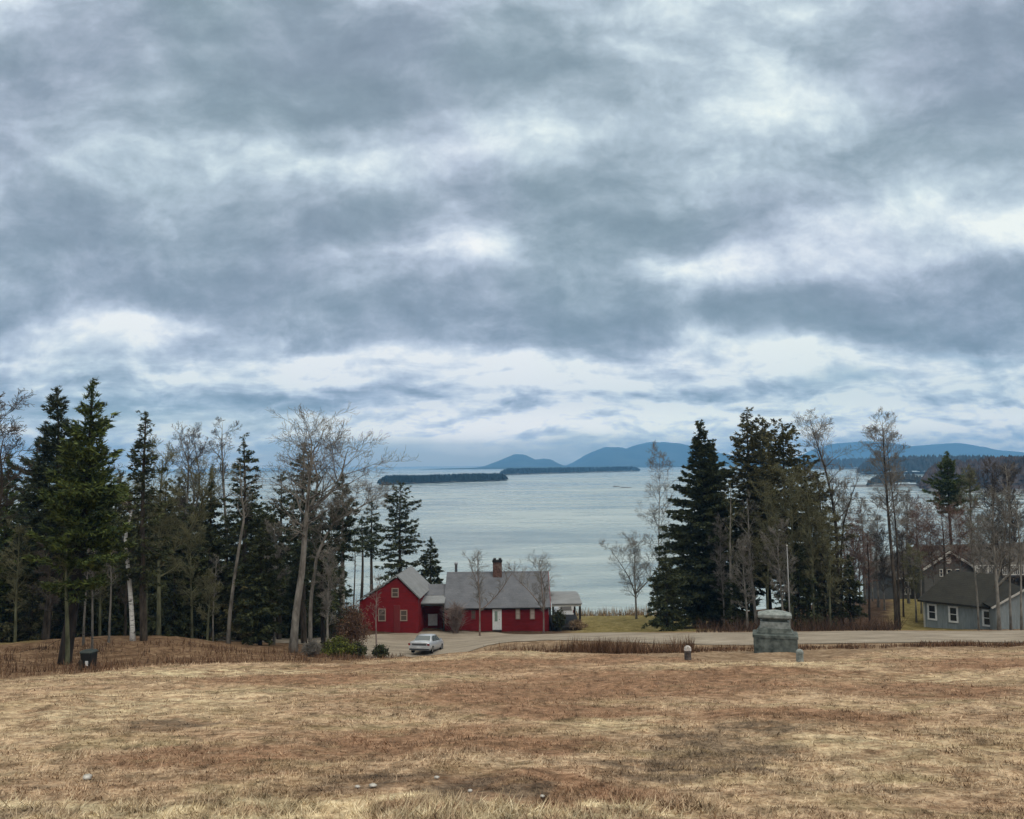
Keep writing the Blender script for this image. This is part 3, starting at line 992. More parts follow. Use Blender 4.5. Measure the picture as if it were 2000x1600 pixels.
for i, (px, py, s, lb) in enumerate([(1222, 953, 1.0, 'small dark ledge in open water near the bare tree'), (1205, 951, .7, 'tiny dark ledge left of another ledge in the bay')]):
    d = dirv(px, py)
    Y = -EYE * d.y / d.z
    rs = np.random.RandomState(40 + i)
    aa = np.linspace(0, 6.283, 14, endpoint=False)
    m = MB()
    r0 = np.stack([np.cos(aa) * 7 * s * (.8 + .4 * rs.rand(14)), np.sin(aa) * 3 * s, np.full(14, -.4)], -1)
    r1 = r0 * (.7, .7, 0) + np.stack([0 * aa, 0 * aa, .3 + .6 * rs.rand(14)], -1)
    m.add(np.concatenate([r0, r1, [[0, 0, .9]]]), [(j, (j + 1) % 14, 14 + (j + 1) % 14, 14 + j) for j in range(14)])
    m.f.append((np.array([(14 + j, 14 + (j + 1) % 14, 28) for j in range(14)]), 0, False))
    tag(m.build('ledge', M['shore_rock'], None, (P(px, py, Y).x, Y, 0)), lb, 'rock')

# ---- air: pale even haze out to the mountains
hz = bpy.data.materials.new('haze_air')
hz.use_nodes = True
hz.node_tree.nodes.clear()
_o = hz.node_tree.nodes.new('ShaderNodeOutputMaterial')
_v = hz.node_tree.nodes.new('ShaderNodeVolumePrincipled')
_v.inputs['Color'].default_value = (.24, .58, 1.0, 1)
_v.inputs['Density'].default_value = 1.9e-4
_v.inputs['Anisotropy'].default_value = 0.0
hz.node_tree.links.new(_v.outputs[0], _o.inputs['Volume'])
haze = MB().box(-14000, 14000, -900, 9300, -45, 260).build('haze', hz)
tag(haze, 'thin blue haze over the bay', 'haze', kind='stuff')
# ------------------------------------------------------------------ buildings
M['red'] = boards('red_clapboard', (.090, .0022, .004), (.190, .0048, .0075), .115)
M['red_trim'] = plain('dark_red_trim', (.15, .015, .016), .6)
M['shingle_grey'] = shingle('grey_shingles', (.072, .073, .080), (.155, .155, .165))
M['shingle_pale'] = shingle('pale_weathered_shingles', (.135, .137, .137), (.25, .25, .248))
M['shingle_brown'] = shingle('brown_shingles', (.034, .027, .021), (.092, .076, .061))
M['shingle_dark'] = shingle('dark_mossy_shingles', (.012, .011, .008), (.040, .036, .027))
M['white'] = plain('white_paint', (.70, .69, .66), .5)
M['offwhite'] = plain('weathered_white_trim', (.52, .49, .43), .6)
M['tan_trim'] = plain('tan_window_trim', (.30, .22, .17), .6)
M['dark'] = plain('dark_wood', (.018, .014, .012), .7, .2)
M['grey_boards'] = boards('grey_vertical_boards', (.155, .175, .172), (.275, .300, .298), .22, 0)
M['grey_shingle_wall'] = boards('grey_shingle_wall', (.052, .048, .041), (.108, .100, .087), .13)
M['brick'] = noisy('chimney_brick', (.050, .030, .024), (.17, .095, .075), 9, 5, .9, .1, .6, .02)
M['cap'] = plain('sooty_chimney_cap', (.025, .023, .022), .8, .1)


def glass_mat(name, c, rough=.08):
    return mat(name, lambda q, bs: c, rough, .6)


M['glass'] = glass_mat('window_glass', (.018, .022, .026))
M['glass_curtain'] = glass_mat('curtained_glass', (.46, .37, .31), .3)
M['glass_brown'] = glass_mat('dark_brown_glass', (.075, .055, .045), .2)  # plain dark brown pane colour
M['glass_green'] = glass_mat('greenish_door_glass', (.20, .26, .21), .2)


def window(parent, x0, x1, z0, z1, y, fm, gm, fw=.09, bars=1, sill=True, name='window'):
    m = MB()
    m.box(x0 - fw, x1 + fw, y - .055, y + .02, z1, z1 + fw)
    m.box(x0 - fw, x1 + fw, y - (.075 if sill else .055), y + .02, z0 - fw, z0)
    m.box(x0 - fw, x0, y - .05, y + .02, z0, z1)
    m.box(x1, x1 + fw, y - .05, y + .02, z0, z1)
    if bars:
        zm = (z0 + z1) / 2
        m.box(x0, x1, y - .04, y + .02, zm - .025, zm + .025)
    w = m.build(name, fm, parent)
    MB().box(x0 + .002, x1 - .002, y - .022, y + .01, z0 + .002, z1 - .002).build('pane', gm, w)
    return w


# --- red house
H0_ = P(970, 1232, 76)
base = Vector((XatY(970, 76), 76, H0_.z))
hs = thing('red_house', 'long low red clapboard house with grey shingle roof, brick chimney and attached barn', 'house', base)
L = lambda px, py, Y: P(px, py, Y) - base
x0, x1 = L(869, 1231, 76).x, L(1072.5, 1231, 76).x
ze, zr = L(970, 1183, 75.7).z, L(975, 1117, 80).z
ZB = -.9
m = MB().prism([(0, ZB), (8, ZB), (8, ze - .10), (4, zr - .16), (0, ze - .10)], 'x', x0, x1, 0)
m.build('wall', M['red'], hs)
m = MB()
sl = (zr - ze) / 4
m.slab([(x0 - .12, -.32, ze - .32 * sl), (x1 + .14, -.32, ze - .32 * sl), (x1 + .14, 4, zr), (x0 - .12, 4, zr)], .11)
m.slab([(x1 + .14, 8.32, ze - .32 * sl), (x0 - .12, 8.32, ze - .32 * sl), (x0 - .12, 4, zr - .002), (x1 + .14, 4, zr - .002)], .11)
m.prism([(3.86, zr - .06), (4.14, zr - .06), (4, zr + .04)], 'x', x0 - .12, x1 + .14)
rf = m.build('roof', M['shingle_grey'], hs)
MB().slab([(x1 + .142, -.34, ze - .34 * sl - .02), (x1 + .20, -.34, ze - .34 * sl - .02), (x1 + .20, 4, zr + .01), (x1 + .142, 4, zr + .01)], .22).build('rake_board', M['red_trim'], hs)
cx0, cx1 = L(962.5, 1100, 79.4).x, L(980, 1100, 79.4).x
cz = L(970, 1092, 79.6).z
ch = MB().box(cx0, cx1, 3.3, 4.15, ze + 1.5, cz - .28).build('chimney', M['brick'], rf)
mm = MB().box(cx0 - .05, cx1 + .05, 3.24, 4.21, cz - .28, cz - .12)
mm.box(cx0 + .04, cx0 + .3, 3.34, 4.1, cz - .12, cz + .05).box(cx1 - .3, cx1 - .04, 3.34, 4.1, cz - .12, cz + .05)
mm.build('chimney_cap', M['cap'], rf)
vx = L(890.5, 1108, 80).x
MB().lathe([(.0, zr - .3), (.13, zr - .3), (.13, L(890, 1103, 80).z), (.17, L(890, 1103, 80).z), (.17, L(890, 1099, 80).z), (0, L(890, 1099, 80).z)], 12, 0, (vx, 4.2, 0)).build('vent_pipe', plain('galvanised_pipe', (.33, .34, .36), .5, .4), rf)
# front openings of the main block
for pa, pb, ya, yb, fm, gm in [(1008.5, 1014.5, 1190, 1208, 'tan_trim', 'glass_curtain'), (1036.5, 1043, 1190, 1208, 'tan_trim', 'glass_curtain'), (921, 928, 1193, 1209, 'red_trim', 'glass_brown')]:
    a, b = L(pa, 1200, 76), L(pb, 1200, 76)
    window(hs, a.x, b.x, L(pa, yb, 76).z, L(pa, ya, 76).z, -.0, M[fm], M[gm], .07)
a, b = L(962.5, 1200, 76), L(979, 1200, 76)
dz0, dz1 = L(970, 1230, 76).z, L(970, 1190, 76).z
m = MB().box(a.x - .03, a.x + .10, -.06, .02, dz0, dz1).box(b.x - .10, b.x + .03, -.06, .02, dz0, dz1).box(a.x + .10, b.x - .10, -.06, .02, dz1 - .1, dz1)
d = m.build('door', M['white'], hs)
MB().box(a.x + .10, b.x - .10, -.04, .01, dz0, dz1 - .10).build('door_leaf', M['white'], d)
MB().box(a.x + .17, a.x + .43, -.052, -.03, dz0 + .75, dz1 - .18).build('pane', M['glass_green'], d)
MB().lathe([(0, 0), (.035, 0), (.035, .06), (0, .06)], 10, 0, (b.x - .17, -.07, dz0 + .9)).build('handle', M['dark'], d)
MB().box(a.x - .02, b.x + .02, -.42, -.03, dz0 - .5, dz0 - .03).build('doorstep', M['dark'], hs)
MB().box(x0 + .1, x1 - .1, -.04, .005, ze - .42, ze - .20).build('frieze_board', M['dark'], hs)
# link with its open front
lx0, lx1 = L(813, 1200, 76).x, x0 + .0
zk, zm, zl = L(845, 1141, 80).z, L(845, 1162, 77.6).z, L(845, 1178, 75.4).z
m = MB().prism([(1.7, ZB), (6, ZB), (6, zm - .2), (4, zk - .16), (1.7, zm - .14)], 'x', lx0, lx1 - .003, 0)
m.build('wall', M['red'], hs)['label'] = 'dark recessed red wall between house and barn'
m = MB()
m.slab([(lx0 - .1, 1.5, zm), (lx1 - .01, 1.5, zm), (lx1 - .01, 4, zk), (lx0 - .1, 4, zk)], .1)
m.slab([(lx1 - .01, 6.5, zm), (lx0 - .1, 6.5, zm), (lx0 - .1, 4, zk - .002), (lx1 - .01, 4, zk - .002)], .1)
m.build('roof', M['shingle_grey'], hs)['label'] = 'lower grey roof between house and barn'
lp0, lp1 = L(817, 1178, 75.4).x, L(868, 1178, 75.4).x
MB().slab([(lp0, -.6, zl), (lp1, -.6, zl), (lp1, 1.62, zm - .02), (lp0, 1.62, zm - .02)], .1).build('porch_roof', M['shingle_pale'], hs)
MB().box(lp0, lp1, -.58, -.50, zl - .28, zl - .12).build('porch_beam', M['dark'], hs)
MB().box(lp1 - .16, lp1 - .02, -.55, -.41, ZB, zl - .28).build('post', M['dark'], hs)
a, b = L(836, 1200, 77.5), L(854, 1222, 77.5)
MB().box(a.x, b.x, 1.58, 1.66, b.z, a.z).build('panel', M['white'], hs)['label'] = 'plain white panel in the dark recess'
# barn: steep right slope, long shallow left slope, turned a little to the right
bY = 74.2
bo = P(776, 1128, bY)
q2 = lambda px, py: (P(px, py, bY).x - bo.x, P(px, py, bY).z - bo.z)
ap, re, le = (0, 0), q2(817, 1168), q2(701, 1177)
zb = q2(776, 1238)[1] - .8
yaw = R(-3.5)
barn = bpy.data.objects.new('barn', None)
COL.objects.link(barn)
barn.parent = hs
barn.location = bo - base
barn.rotation_euler = (0, 0, yaw)
D = 6.6
MB().prism([(le[0], zb), (re[0], zb), re, (0, -.04), le], 'y', 0, D).build('wall', M['red'], barn)
m = MB()
ex = .22
def slope(p, q, e):
    v = Vector((q[0] - p[0], q[1] - p[1])).normalized() * e
    return (q[0] + v.x, q[1] + v.y)
r2, l2 = slope(ap, re, .25), slope(ap, le, .25)
m.slab([(0, -.18, .12), (r2[0], -.18, r2[1] + .12), (r2[0], D + .15, r2[1] + .12), (0, D + .15, .12)][::-1], .1)
m.slab([(0, -.18, .118), (0, D + .15, .118), (l2[0], D + .15, l2[1] + .12), (l2[0], -.18, l2[1] + .12)][::-1], .1)
o = m.build('roof', M['shingle_pale'], barn)
# barn windows
def bwin(pa, pb, ya, yb, fm, gm, bars=1):
    a, b = q2(pa, yb), q2(pb, ya)
    return window(barn, a[0], b[0], a[1], b[1], 0, M[fm], M[gm], .08, bars)
bwin(766.5, 777, 1150.5, 1165, 'tan_trim', 'glass_brown')
bwin(783.5, 794, 1193, 1211, 'tan_trim', 'glass_brown')
bwin(740, 751.5, 1191, 1212, 'tan_trim', 'glass_brown')
a, b = q2(769, 1236), q2(781.5, 1182)
MB().box(a[0], b[0], -.05, .01, a[1] - .1, b[1]).build('door', M['red_trim'], barn)
for ch_ in list(barn.children):
    ch_.parent = hs
    ch_.location = barn.location
    ch_.rotation_euler = barn.rotation_euler
    if ch_.name.startswith('wall'):
        ch_['label'] = 'red gable wall of the attached barn'
    elif ch_.name.startswith('roof'):
        ch_['label'] = 'pale roof of the attached barn, steep on the right'
bpy.data.objects.remove(barn)
# open porch at the right end
px0, px1 = L(1077.5, 1180, 76).x, L(1135, 1180, 76).x
zp0, zp1 = L(1100, 1179, 75.8).z, L(1100, 1161, 79.6).z
m = MB().slab([(px0, -.25, zp0), (px1 + .08, -.25, zp0), (px1 + .08, 3.6, zp1), (px0, 3.6, zp1)], .09)
m.slab([(px1 + .08, 7, zp0), (px0, 7, zp0), (px0, 3.6, zp1 - .002), (px1 + .08, 3.6, zp1 - .002)], .09)
m.build('porch_roof', M['shingle_pale'], hs)
MB().box(px0, px1, -.16, -.04, zp0 - .27, zp0 - .06).build('porch_beam', M['offwhite'], hs)
for X_ in (px0 + .12, px1 - .12):
    for y_ in (0.0, 6.6):
        MB().box(X_ - .09, X_ + .09, y_ - .09 + .02, y_ + .09, ZB - .8, zp0 - .27 if y_ < 1 else zp0 - .1).build('post', M['dark'], hs)
MB().box(px0, px1, .1, 6.5, ZB - .8, L(1100, 1226, 76).z).build('porch_floor', M['dark'], hs)

# --- grey cottage by the road on the right
wl, wr = P(1804, 1171, 68), P(1941, 1185, 64.4)
wz = (wl.z + wr.z) / 2
u_ = Vector((wr.x - wl.x, wr.y - wl.y, 0))
LEN = u_.length
ang = math.atan2(u_.y, u_.x)
gb = Vector((wl.x, wl.y, gz(wl.x + .5, wl.y) - .0))
gc = thing('cottage', 'small grey board cottage with dark mossy roof and three white framed windows beside the road', 'cottage', gb, ang)
zt = wz - gb.z
DP = 6.0
MB().box(0, LEN, 0, DP, -1.5, zt).build('wall', M['grey_boards'], gc)
rise = 2.15
m = MB()
e = .38
A0, A1, A2, A3 = (-e, -e, zt - .02), (LEN + e, -e, zt - .02), (LEN + e, DP + e, zt - .02), (-e, DP + e, zt - .02)
R0_, R1_ = (1.25, DP / 2, zt + rise), (LEN - .35, DP / 2, zt + rise)
m.poly([A0, A1, R1_, R0_]).poly([A1, A2, R1_]).poly([A2, A3, R0_, R1_]).poly([A3, A0, R0_])
m.prism([(-e, -e), (LEN + e, -e), (LEN + e, DP + e), (-e, DP + e)], 'z', zt - .16, zt - .024)
m.build('roof', M['shingle_dark'], gc)
for f0, f1 in ((.075, .165), (.385, .475), (.86, .95)):
    window(gc, LEN * f0, LEN * f1, zt - 1.55 + .1, zt - .42, 0, M['white'], M['glass'], .13)
for sx in (0, LEN):
    MB().box(sx - .06, sx + .06, -.03, .03, -1.4, zt - .17).build('corner_board', M['offwhite'], gc)
# gabled wing on its right
wx0 = P(1946, 1190, 63).x
wing_o = Vector((wx0, 63.0, gz(wx0, 63)))
wg = thing('garage', 'grey board gable fronted outbuilding at the right edge of the picture', 'outbuilding', wing_o, R(-14))
rz = lambda px, py: (P(px, py, 63).x - wx0, P(px, py, 63).z - wing_o.z)
pk, ev = rz(1994, 1153), rz(1944, 1186)
ev2 = (2 * pk[0] - ev[0], ev[1])
MB().prism([(0, -1.2), (ev2[0], -1.2), ev2, pk, ev], 'y', 0, 6).build('wall', M['grey_boards'], wg)
m = MB()
m.slab([(pk[0], -.3, pk[1] + .14), (ev[0] - .3, -.3, ev[1] - .06), (ev[0] - .3, 6.2, ev[1] - .06), (pk[0], 6.2, pk[1] + .14)], .12)
m.slab([(pk[0], 6.2, pk[1] + .138), (ev2[0] + .3, 6.2, ev[1] - .06), (ev2[0] + .3, -.3, ev[1] - .06), (pk[0], -.3, pk[1] + .138)], .12)
m.build('roof', M['shingle_dark'], wg)
MB().slab([(pk[0], -.33, pk[1] + .10), (ev[0] - .3, -.33, ev[1] - .10), (ev[0] - .3, -.302, ev[1] - .10), (pk[0], -.302, pk[1] + .10)], .14).build('rake_board', M['offwhite'], wg)

# --- lakeside house behind the cottage
bY = 88.0
lb_ = Vector((P(1760, 1180, bY).x, bY, gz(P(1790, 1180, bY).x, bY)))
lh = thing('lakeside_house', 'large brown roofed house with white trimmed cross gable behind the grey cottage', 'house', lb_)
Q = lambda px, py, Y: P(px, py, Y) - lb_
ea, eb = Q(1752, 1134, 88), Q(2110, 1134, 88)
zr_ = Q(1800, 1066, 93).z
ze_ = Q(1800, 1128, 88).z
x0_, x1_ = ea.x, eb.x
MB().box(x0_ + .4, x1_ - .4, .4, 9.6, -3, ze_).build('wall', M['grey_shingle_wall'], lh)
m = MB()
a0, a1, a2, a3 = (x0_, 0, ze_), (x1_, 0, ze_), (x1_, 10, ze_), (x0_, 10, ze_)
rr0, rr1 = (Q(1790, 1066, 93).x, 5, zr_), (x1_ - 2, 5, zr_ + .3)
m.poly([a0, a1, rr1, rr0]).poly([a1, a2, rr1]).poly([a2, a3, rr0, rr1]).poly([a3, a0, rr0])
m.prism([(x0_, 0), (x1_, 0), (x1_, 10), (x0_, 10)], 'z', ze_ - .2, ze_ - .004)
m.build('roof', M['shingle_brown'], lh)
MB().box(x0_ - .02, Q(1810, 1134, 88).x, -.05, .03, ze_ - .24, ze_ - .0).build('fascia', M['offwhite'], lh)
for pa, pb in ((1768, 1777), (1790, 1797)):
    window(lh, Q(pa, 1150, 88.4).x, Q(pb, 1150, 88.4).x, ze_ - 1.75, ze_ - .5, .4, M['offwhite'], M['glass'], .1)
# cross gable
gY = -1.6
gp, gl, gr = Q(1852, 1076, bY + gY), Q(1799, 1111, bY + gY), Q(1909, 1110, bY + gY)
MB().prism([(gl.x + .3, -3), (gr.x - .3, -3), (gr.x - .3, gr.z - .1), (gp.x, gp.z - .15), (gl.x + .3, gl.z - .1)], 'y', gY, 4).build('gable_wall', M['grey_shingle_wall'], lh)
m = MB()
m.slab([(gp.x, gY - .3, gp.z), (gl.x, gY - .3, gl.z), (gl.x, 4.9, gl.z), (gp.x, 4.9, gp.z)], .14)
m.slab([(gp.x, 4.9, gp.z - .002), (gr.x, 4.9, gr.z), (gr.x, gY - .3, gr.z), (gp.x, gY - .3, gp.z - .002)], .14)
m.build('gable_roof', M['shingle_brown'], lh)
for p_, n_ in ((gl, 1), (gr, -1)):
    k = [(gp.x, gY - .36, gp.z + .02), (p_.x, gY - .36, p_.z + .02), (p_.x, gY - .304, p_.z + .02), (gp.x, gY - .304, gp.z + .02)]
    m = MB()
    m.prism([(gp.x, gp.z + .03), (p_.x, p_.z + .03), (p_.x, p_.z - .22), (gp.x, gp.z - .24)], 'y', gY - .36, gY - .304)
    m.build('rake_board', M['offwhite'], lh)
window(lh, Q(1849.5, 1095, bY + gY).x, Q(1856, 1095, bY + gY).x, Q(1850, 1099, bY + gY).z, Q(1850, 1090, bY + gY).z, gY, M['offwhite'], M['glass_curtain'], .08)
for pa, pb in ((1836, 1840), (1850, 1857), (1866, 1874)):
    window(lh, Q(pa, 1117, bY + gY).x, Q(pb, 1117, bY + gY).x, Q(pa, 1125, bY + gY).z, Q(pa, 1113, bY + gY).z, gY, M['offwhite'], M['glass'], .07)
# deck with white posts on the right
dz_ = Q(1950, 1126, 84).z
dk = MB()
d0, d1 = Q(1906, 1120, 84).x, Q(2090, 1120, 84).x
dk.box(d0, d1, -4, -.1, dz_ - .25, dz_)
dk.build('deck', M['dark'], lh)
m = MB()
zr2 = Q(1950, 1104, 84).z
m.box(d0, d1, -4, -3.9, zr2 - .08, zr2)
m.box(d0, d1, -3.98, -3.92, dz_ + .12, dz_ + .2)
n_ = 46
for i in range(n_):
    xx = d0 + (d1 - d0) * i / (n_ - 1)
    wd = .07 if i % 6 == 0 else .022
    m.box(xx - wd, xx + wd, -3.97, -3.93, dz_ + .2, zr2 - .08)
m.build('railing', M['offwhite'], lh)
for i in range(6):
    xx = d0 + .1 + (d1 - d0 - .2) * i / 5
    MB().box(xx - .1, xx + .1, -3.9, -3.7, -4, dz_ - .25).build('deck_post', M['dark'], lh)

# ------------------------------------------------------------------ monument and posts
M['granite'] = noisy('weathered_grey_granite', (.075, .090, .082), (.33, .345, .32), 4.0, 8, .85, .25, .25, .01, lo=.28, hi=.72)
M['granite_dark'] = noisy('stained_shaded_green_granite', (.028, .036, .031), (.165, .18, .158), 3.2, 8, .85, .25, .25, .01, lo=.30, hi=.70)
M['post_stone'] = noisy('pale_stone_post', (.24, .21, .185), (.62, .57, .53), 5, 6, .85, .2, .4, .02)
M['post_dark'] = noisy('stained_stone', (.035, .028, .024), (.14, .115, .10), 5, 6, .85, .2, .4, .02)


def oct_ring(wx, wy, c, z):
    x, y = wx / 2, wy / 2
    return [(-x + c, -y, z), (x - c, -y, z), (x, -y + c, z), (x, y - c, z), (x - c, y, z), (-x + c, y, z), (-x, y - c, z), (-x, -y + c, z)]


def stack(rows, material, name, parent, jitter=0.0, seed=0):
    """loft of chamfered rectangles, rows of (z, width, depth, chamfer)"""
    m = MB()
    v = [p for z, wx, wy, c in rows for p in oct_ring(wx, wy, c, z)]
    k = len(rows)
    m.add(v, [(i * 8 + j, i * 8 + (j + 1) % 8, (i + 1) * 8 + (j + 1) % 8, (i + 1) * 8 + j) for i in range(k - 1) for j in range(8)])
    m.f.append((np.array([list(range(8))[::-1]]), 0, False))
    m.f.append((np.array([list(range((k - 1) * 8, k * 8))]), 0, False))
    return m.build(name, material, parent)


mY = 42.2
mp = P(1515, 1272, mY)
mon = thing('monument', 'grey green stacked granite monument with gabled cap standing at the brow of the field', 'monument', (mp.x, mY, mp.z), R(-17))
s = mY / 1600
hz_ = lambda py: P(1515, py, mY).z - mp.z
stack([(-.5, 78 * s, 1.15, .02), (hz_(1262), 80 * s, 1.17, .03), (hz_(1243), 80 * s, 1.18, .03), (hz_(1242.5), 83 * s, 1.24, .03), (hz_(1237.5), 83 * s, 1.24, .04), (hz_(1236), 80 * s, 1.16, .04)], M['granite_dark'], 'base', mon)
stack([(hz_(1236), 68 * s, .96, .02), (hz_(1232.5), 67 * s, .94, .02), (hz_(1231.5), 62 * s, .88, .02), (hz_(1225), 57 * s, .80, .02)], M['granite_dark'], 'plinth', mon)
stack([(hz_(1225), 55 * s, .76, .03), (hz_(1213), 54 * s, .74, .03)], M['granite'], 'die', mon)
stack([(hz_(1213), 46 * s, .46, .02), (hz_(1206), 46 * s, .46, .02)], M['granite_dark'], 'neck', mon)  # shade under the cap is put into the neck by the darker granite
stack([(hz_(1206), 58 * s, .80, .02), (hz_(1204), 62 * s, .86, .02), (hz_(1199), 62 * s, .86, .03), (hz_(1198), 60 * s, .82, .03), (hz_(1193), 30 * s, .40, .06), (hz_(1191.5), 12 * s, .2, .05)], M['granite'], 'cap', mon)
for (px, py, ht, lab, dk_) in [(1343.5, 1291, 26, 'squat rounded stone post with white top left of the monument', 1), (1562.5, 1296, 24, 'squat plain grey stone post just right of the monument', 0)]:
    Y = min(fieldY(px, py), 40)
    p = P(px, py, Y)
    p.z = gz(p.x, Y)
    k = Y / 1600
    t_ = thing('stone_post', lab, 'post', p, group='stone posts beside the monument')
    h = ht * k
    stack([(-.3, 12.5 * k, .26, .05), (h * .66, 11.5 * k, .24, .05)], M['post_dark'] if dk_ else M['granite'], 'shaft', t_)
    stack([(h * .66, 13 * k, .27, .06), (h * .85, 12.5 * k, .26, .07), (h * .96, 9 * k, .2, .07), (h, 4 * k, .1, .03)], M['post_stone'] if dk_ else M['granite'], 'top', t_)

# flagpole behind the monument
pb, pt = P(1544, 1240, 57), P(1537, 1068, 57)
pb.z = gz(pb.x, 57)
fp = thing('pole', 'thin pale leaning pole rising behind the granite monument', 'pole', pb)
MB().tube([(0, 0, -.3), ((pt.x - pb.x) * .5, 0, (pt.z - pb.z) * .5), (pt.x - pb.x, 0, pt.z - pb.z)], [.055, .048, .03], 8).build('shaft', plain('pale_pole', (.25, .245, .235), .6), fp)
MB().lathe([(0, -.08), (.06, -.04), (.06, .04), (0, .08)], 10, 0, (pt.x - pb.x, 0, pt.z - pb.z + .06)).build('finial', plain('pole_ball', (.3, .29, .26), .5), fp)

# dark bin and stake at the left field edge
bY = 36.5
bp = P(173, 1304, bY)
bp.z = gz(bp.x, bY)
k = bY / 1600
bn = thing('bin', 'dark lidded litter bin with a white mark at the left field edge', 'litter bin', bp, R(-10))
M['bin'] = plain('dark_green_plastic', (.010, .012, .012), .45)
bh = bp.z * 0 + (1304 - 1270) * k
stack([(-.1, 20 * k, .44, .05), (.1, 21 * k, .46, .05), (bh * .84, 24 * k, .54, .06)], M['bin'], 'body', bn)
stack([(bh * .84, 26 * k, .58, .07), (bh * .9, 26 * k, .58, .07), (bh * .97, 22 * k, .48, .1), (bh, 12 * k, .3, .08)], plain('worn_bin_lid', (.030, .037, .031), .55), 'lid', bn)
MB().box(.04, .17, -.288, -.262, bh * .18, bh * .44).build('mark', M['white'], bn)
sp_ = P(156, 1316, 35)
sp_.z = gz(sp_.x, 35)
st = stack([(-.2, .11, .11, .015), (.42, .10, .10, .015), (.47, .05, .05, .015)], M['bark'], 'stake', None)
st.location = sp_
tag(st, 'short dark wooden stake in front of the litter bin', 'stake')

# pale stones lying in the grass
M['stone'] = noisy('pale_field_stone', (.22, .195, .165), (.60, .56, .50), 8, 5, .9, .15)
for i, (px, py, w, lab) in enumerate([(728, 1543, 15, 'largest pale stone lying in the grass near the front'), (698, 1542, 11, 'smaller pale stone just left of the largest one'), (170, 1522, 19, 'low tan stone in the grass at the left front'),
                                      (853, 1532, 10, 'small white stone at the left end of the bare dark patch'), (918, 1550, 10, 'small white stone at the right of the bare dark patch'), (1059, 1557, 10, 'white pebble on the bare earth right of the dark patch')]):
    Y = fieldY(px, py)
    X = P(px, py, Y).x
    rs = np.random.RandomState(60 + i)
    r = w * Y / 3200
    th, ph = np.meshgrid(np.linspace(0, np.pi, 7), np.linspace(0, 2 * np.pi, 10, endpoint=False), indexing='ij')
    rr = r * (1 + .35 * (rs.rand(*th.shape) - .5))
    v = np.stack([rr * np.sin(th) * np.cos(ph), .8 * rr * np.sin(th) * np.sin(ph), .5 * rr * np.cos(th)], -1).reshape(-1, 3)
    f = [(a * 10 + b, (a + 1) * 10 + b, (a + 1) * 10 + (b + 1) % 10, a * 10 + (b + 1) % 10) for a in range(6) for b in range(10)]
    o = MB().add(v, f, 0, True).build('stone', M['stone'], None, (X, Y, gz(X, Y) + .25 * r + .02))
    tag(o, lab, 'stone', 'pale stones lying in the field')

# ------------------------------------------------------------------ vehicles
M['silver'] = mat('silver_car_paint', lambda q, bs: (bs.inputs['Metallic'].__setattr__('default_value', .35), q.mix(q.rng(q.noise(objco(q), 3, 5, .7), .3, .7), (.40, .41, .42), (.50, .51, .53)))[1], .28, .5)
M['car_white'] = plain('white_car_paint', (.74, .75, .76), .3)
M['tyre'] = plain('tyre_rubber', (.012, .012, .012), .85, .1)
M['rim'] = plain('grey_wheel_rim', (.30, .30, .31), .35, .5, .6)
M['car_glass'] = glass_mat('car_glass', (.05, .065, .068), .06)
M['tail'] = plain('red_tail_lamp', (.16, .012, .012), .25)
M['bumper'] = plain('dark_bumper', (.05, .05, .052), .5)
M['plate'] = plain('number_plate', (.55, .56, .56), .5)


def loft(sections, material, name, parent, close=True):
    """sections: list of (y, [(halfwidth, z), ...]) from bottom centre round to top centre; mirrored"""
    m = MB()
    k = len(sections[0][1])
    n = 2 * k - 2
    V = []
    for y, s_ in sections:
        right = [(w, y, z) for w, z in s_]
        left = [(-w, y, z) for w, z in s_[1:-1]][::-1]
        V += right + left
    c = len(sections)
    f = [(i * n + j, i * n + (j + 1) % n, (i + 1) * n + (j + 1) % n, (i + 1) * n + j) for i in range(c - 1) for j in range(n)]
    m.add(V, f, 0, True)
    if close:
        m.f.append((np.array([list(range(n))[::-1]]), 0, False))
        m.f.append((np.array([list(range((c - 1) * n, c * n))]), 0, False))
    return m.build(name, material, parent)


def wheel(parent, x, y, r, w, side):
    a = MB().lathe([(r * .62, -w / 2), (r * .93, -w / 2), (r, -w * .3), (r, w * .3), (r * .93, w / 2), (r * .62, w / 2)], 24).build('wheel', M['tyre'], parent)
    a.location = (x, y, r)
    a.rotation_euler = (0, R(90), 0)
    MB().lathe([(0, -w * .38), (r * .62, -w * .42), (r * .64, w * .42), (r * .55, w * .34), (r * .2, w * .42), (0, w * .42)], 20).build('rim', M['rim'], a)
    return a


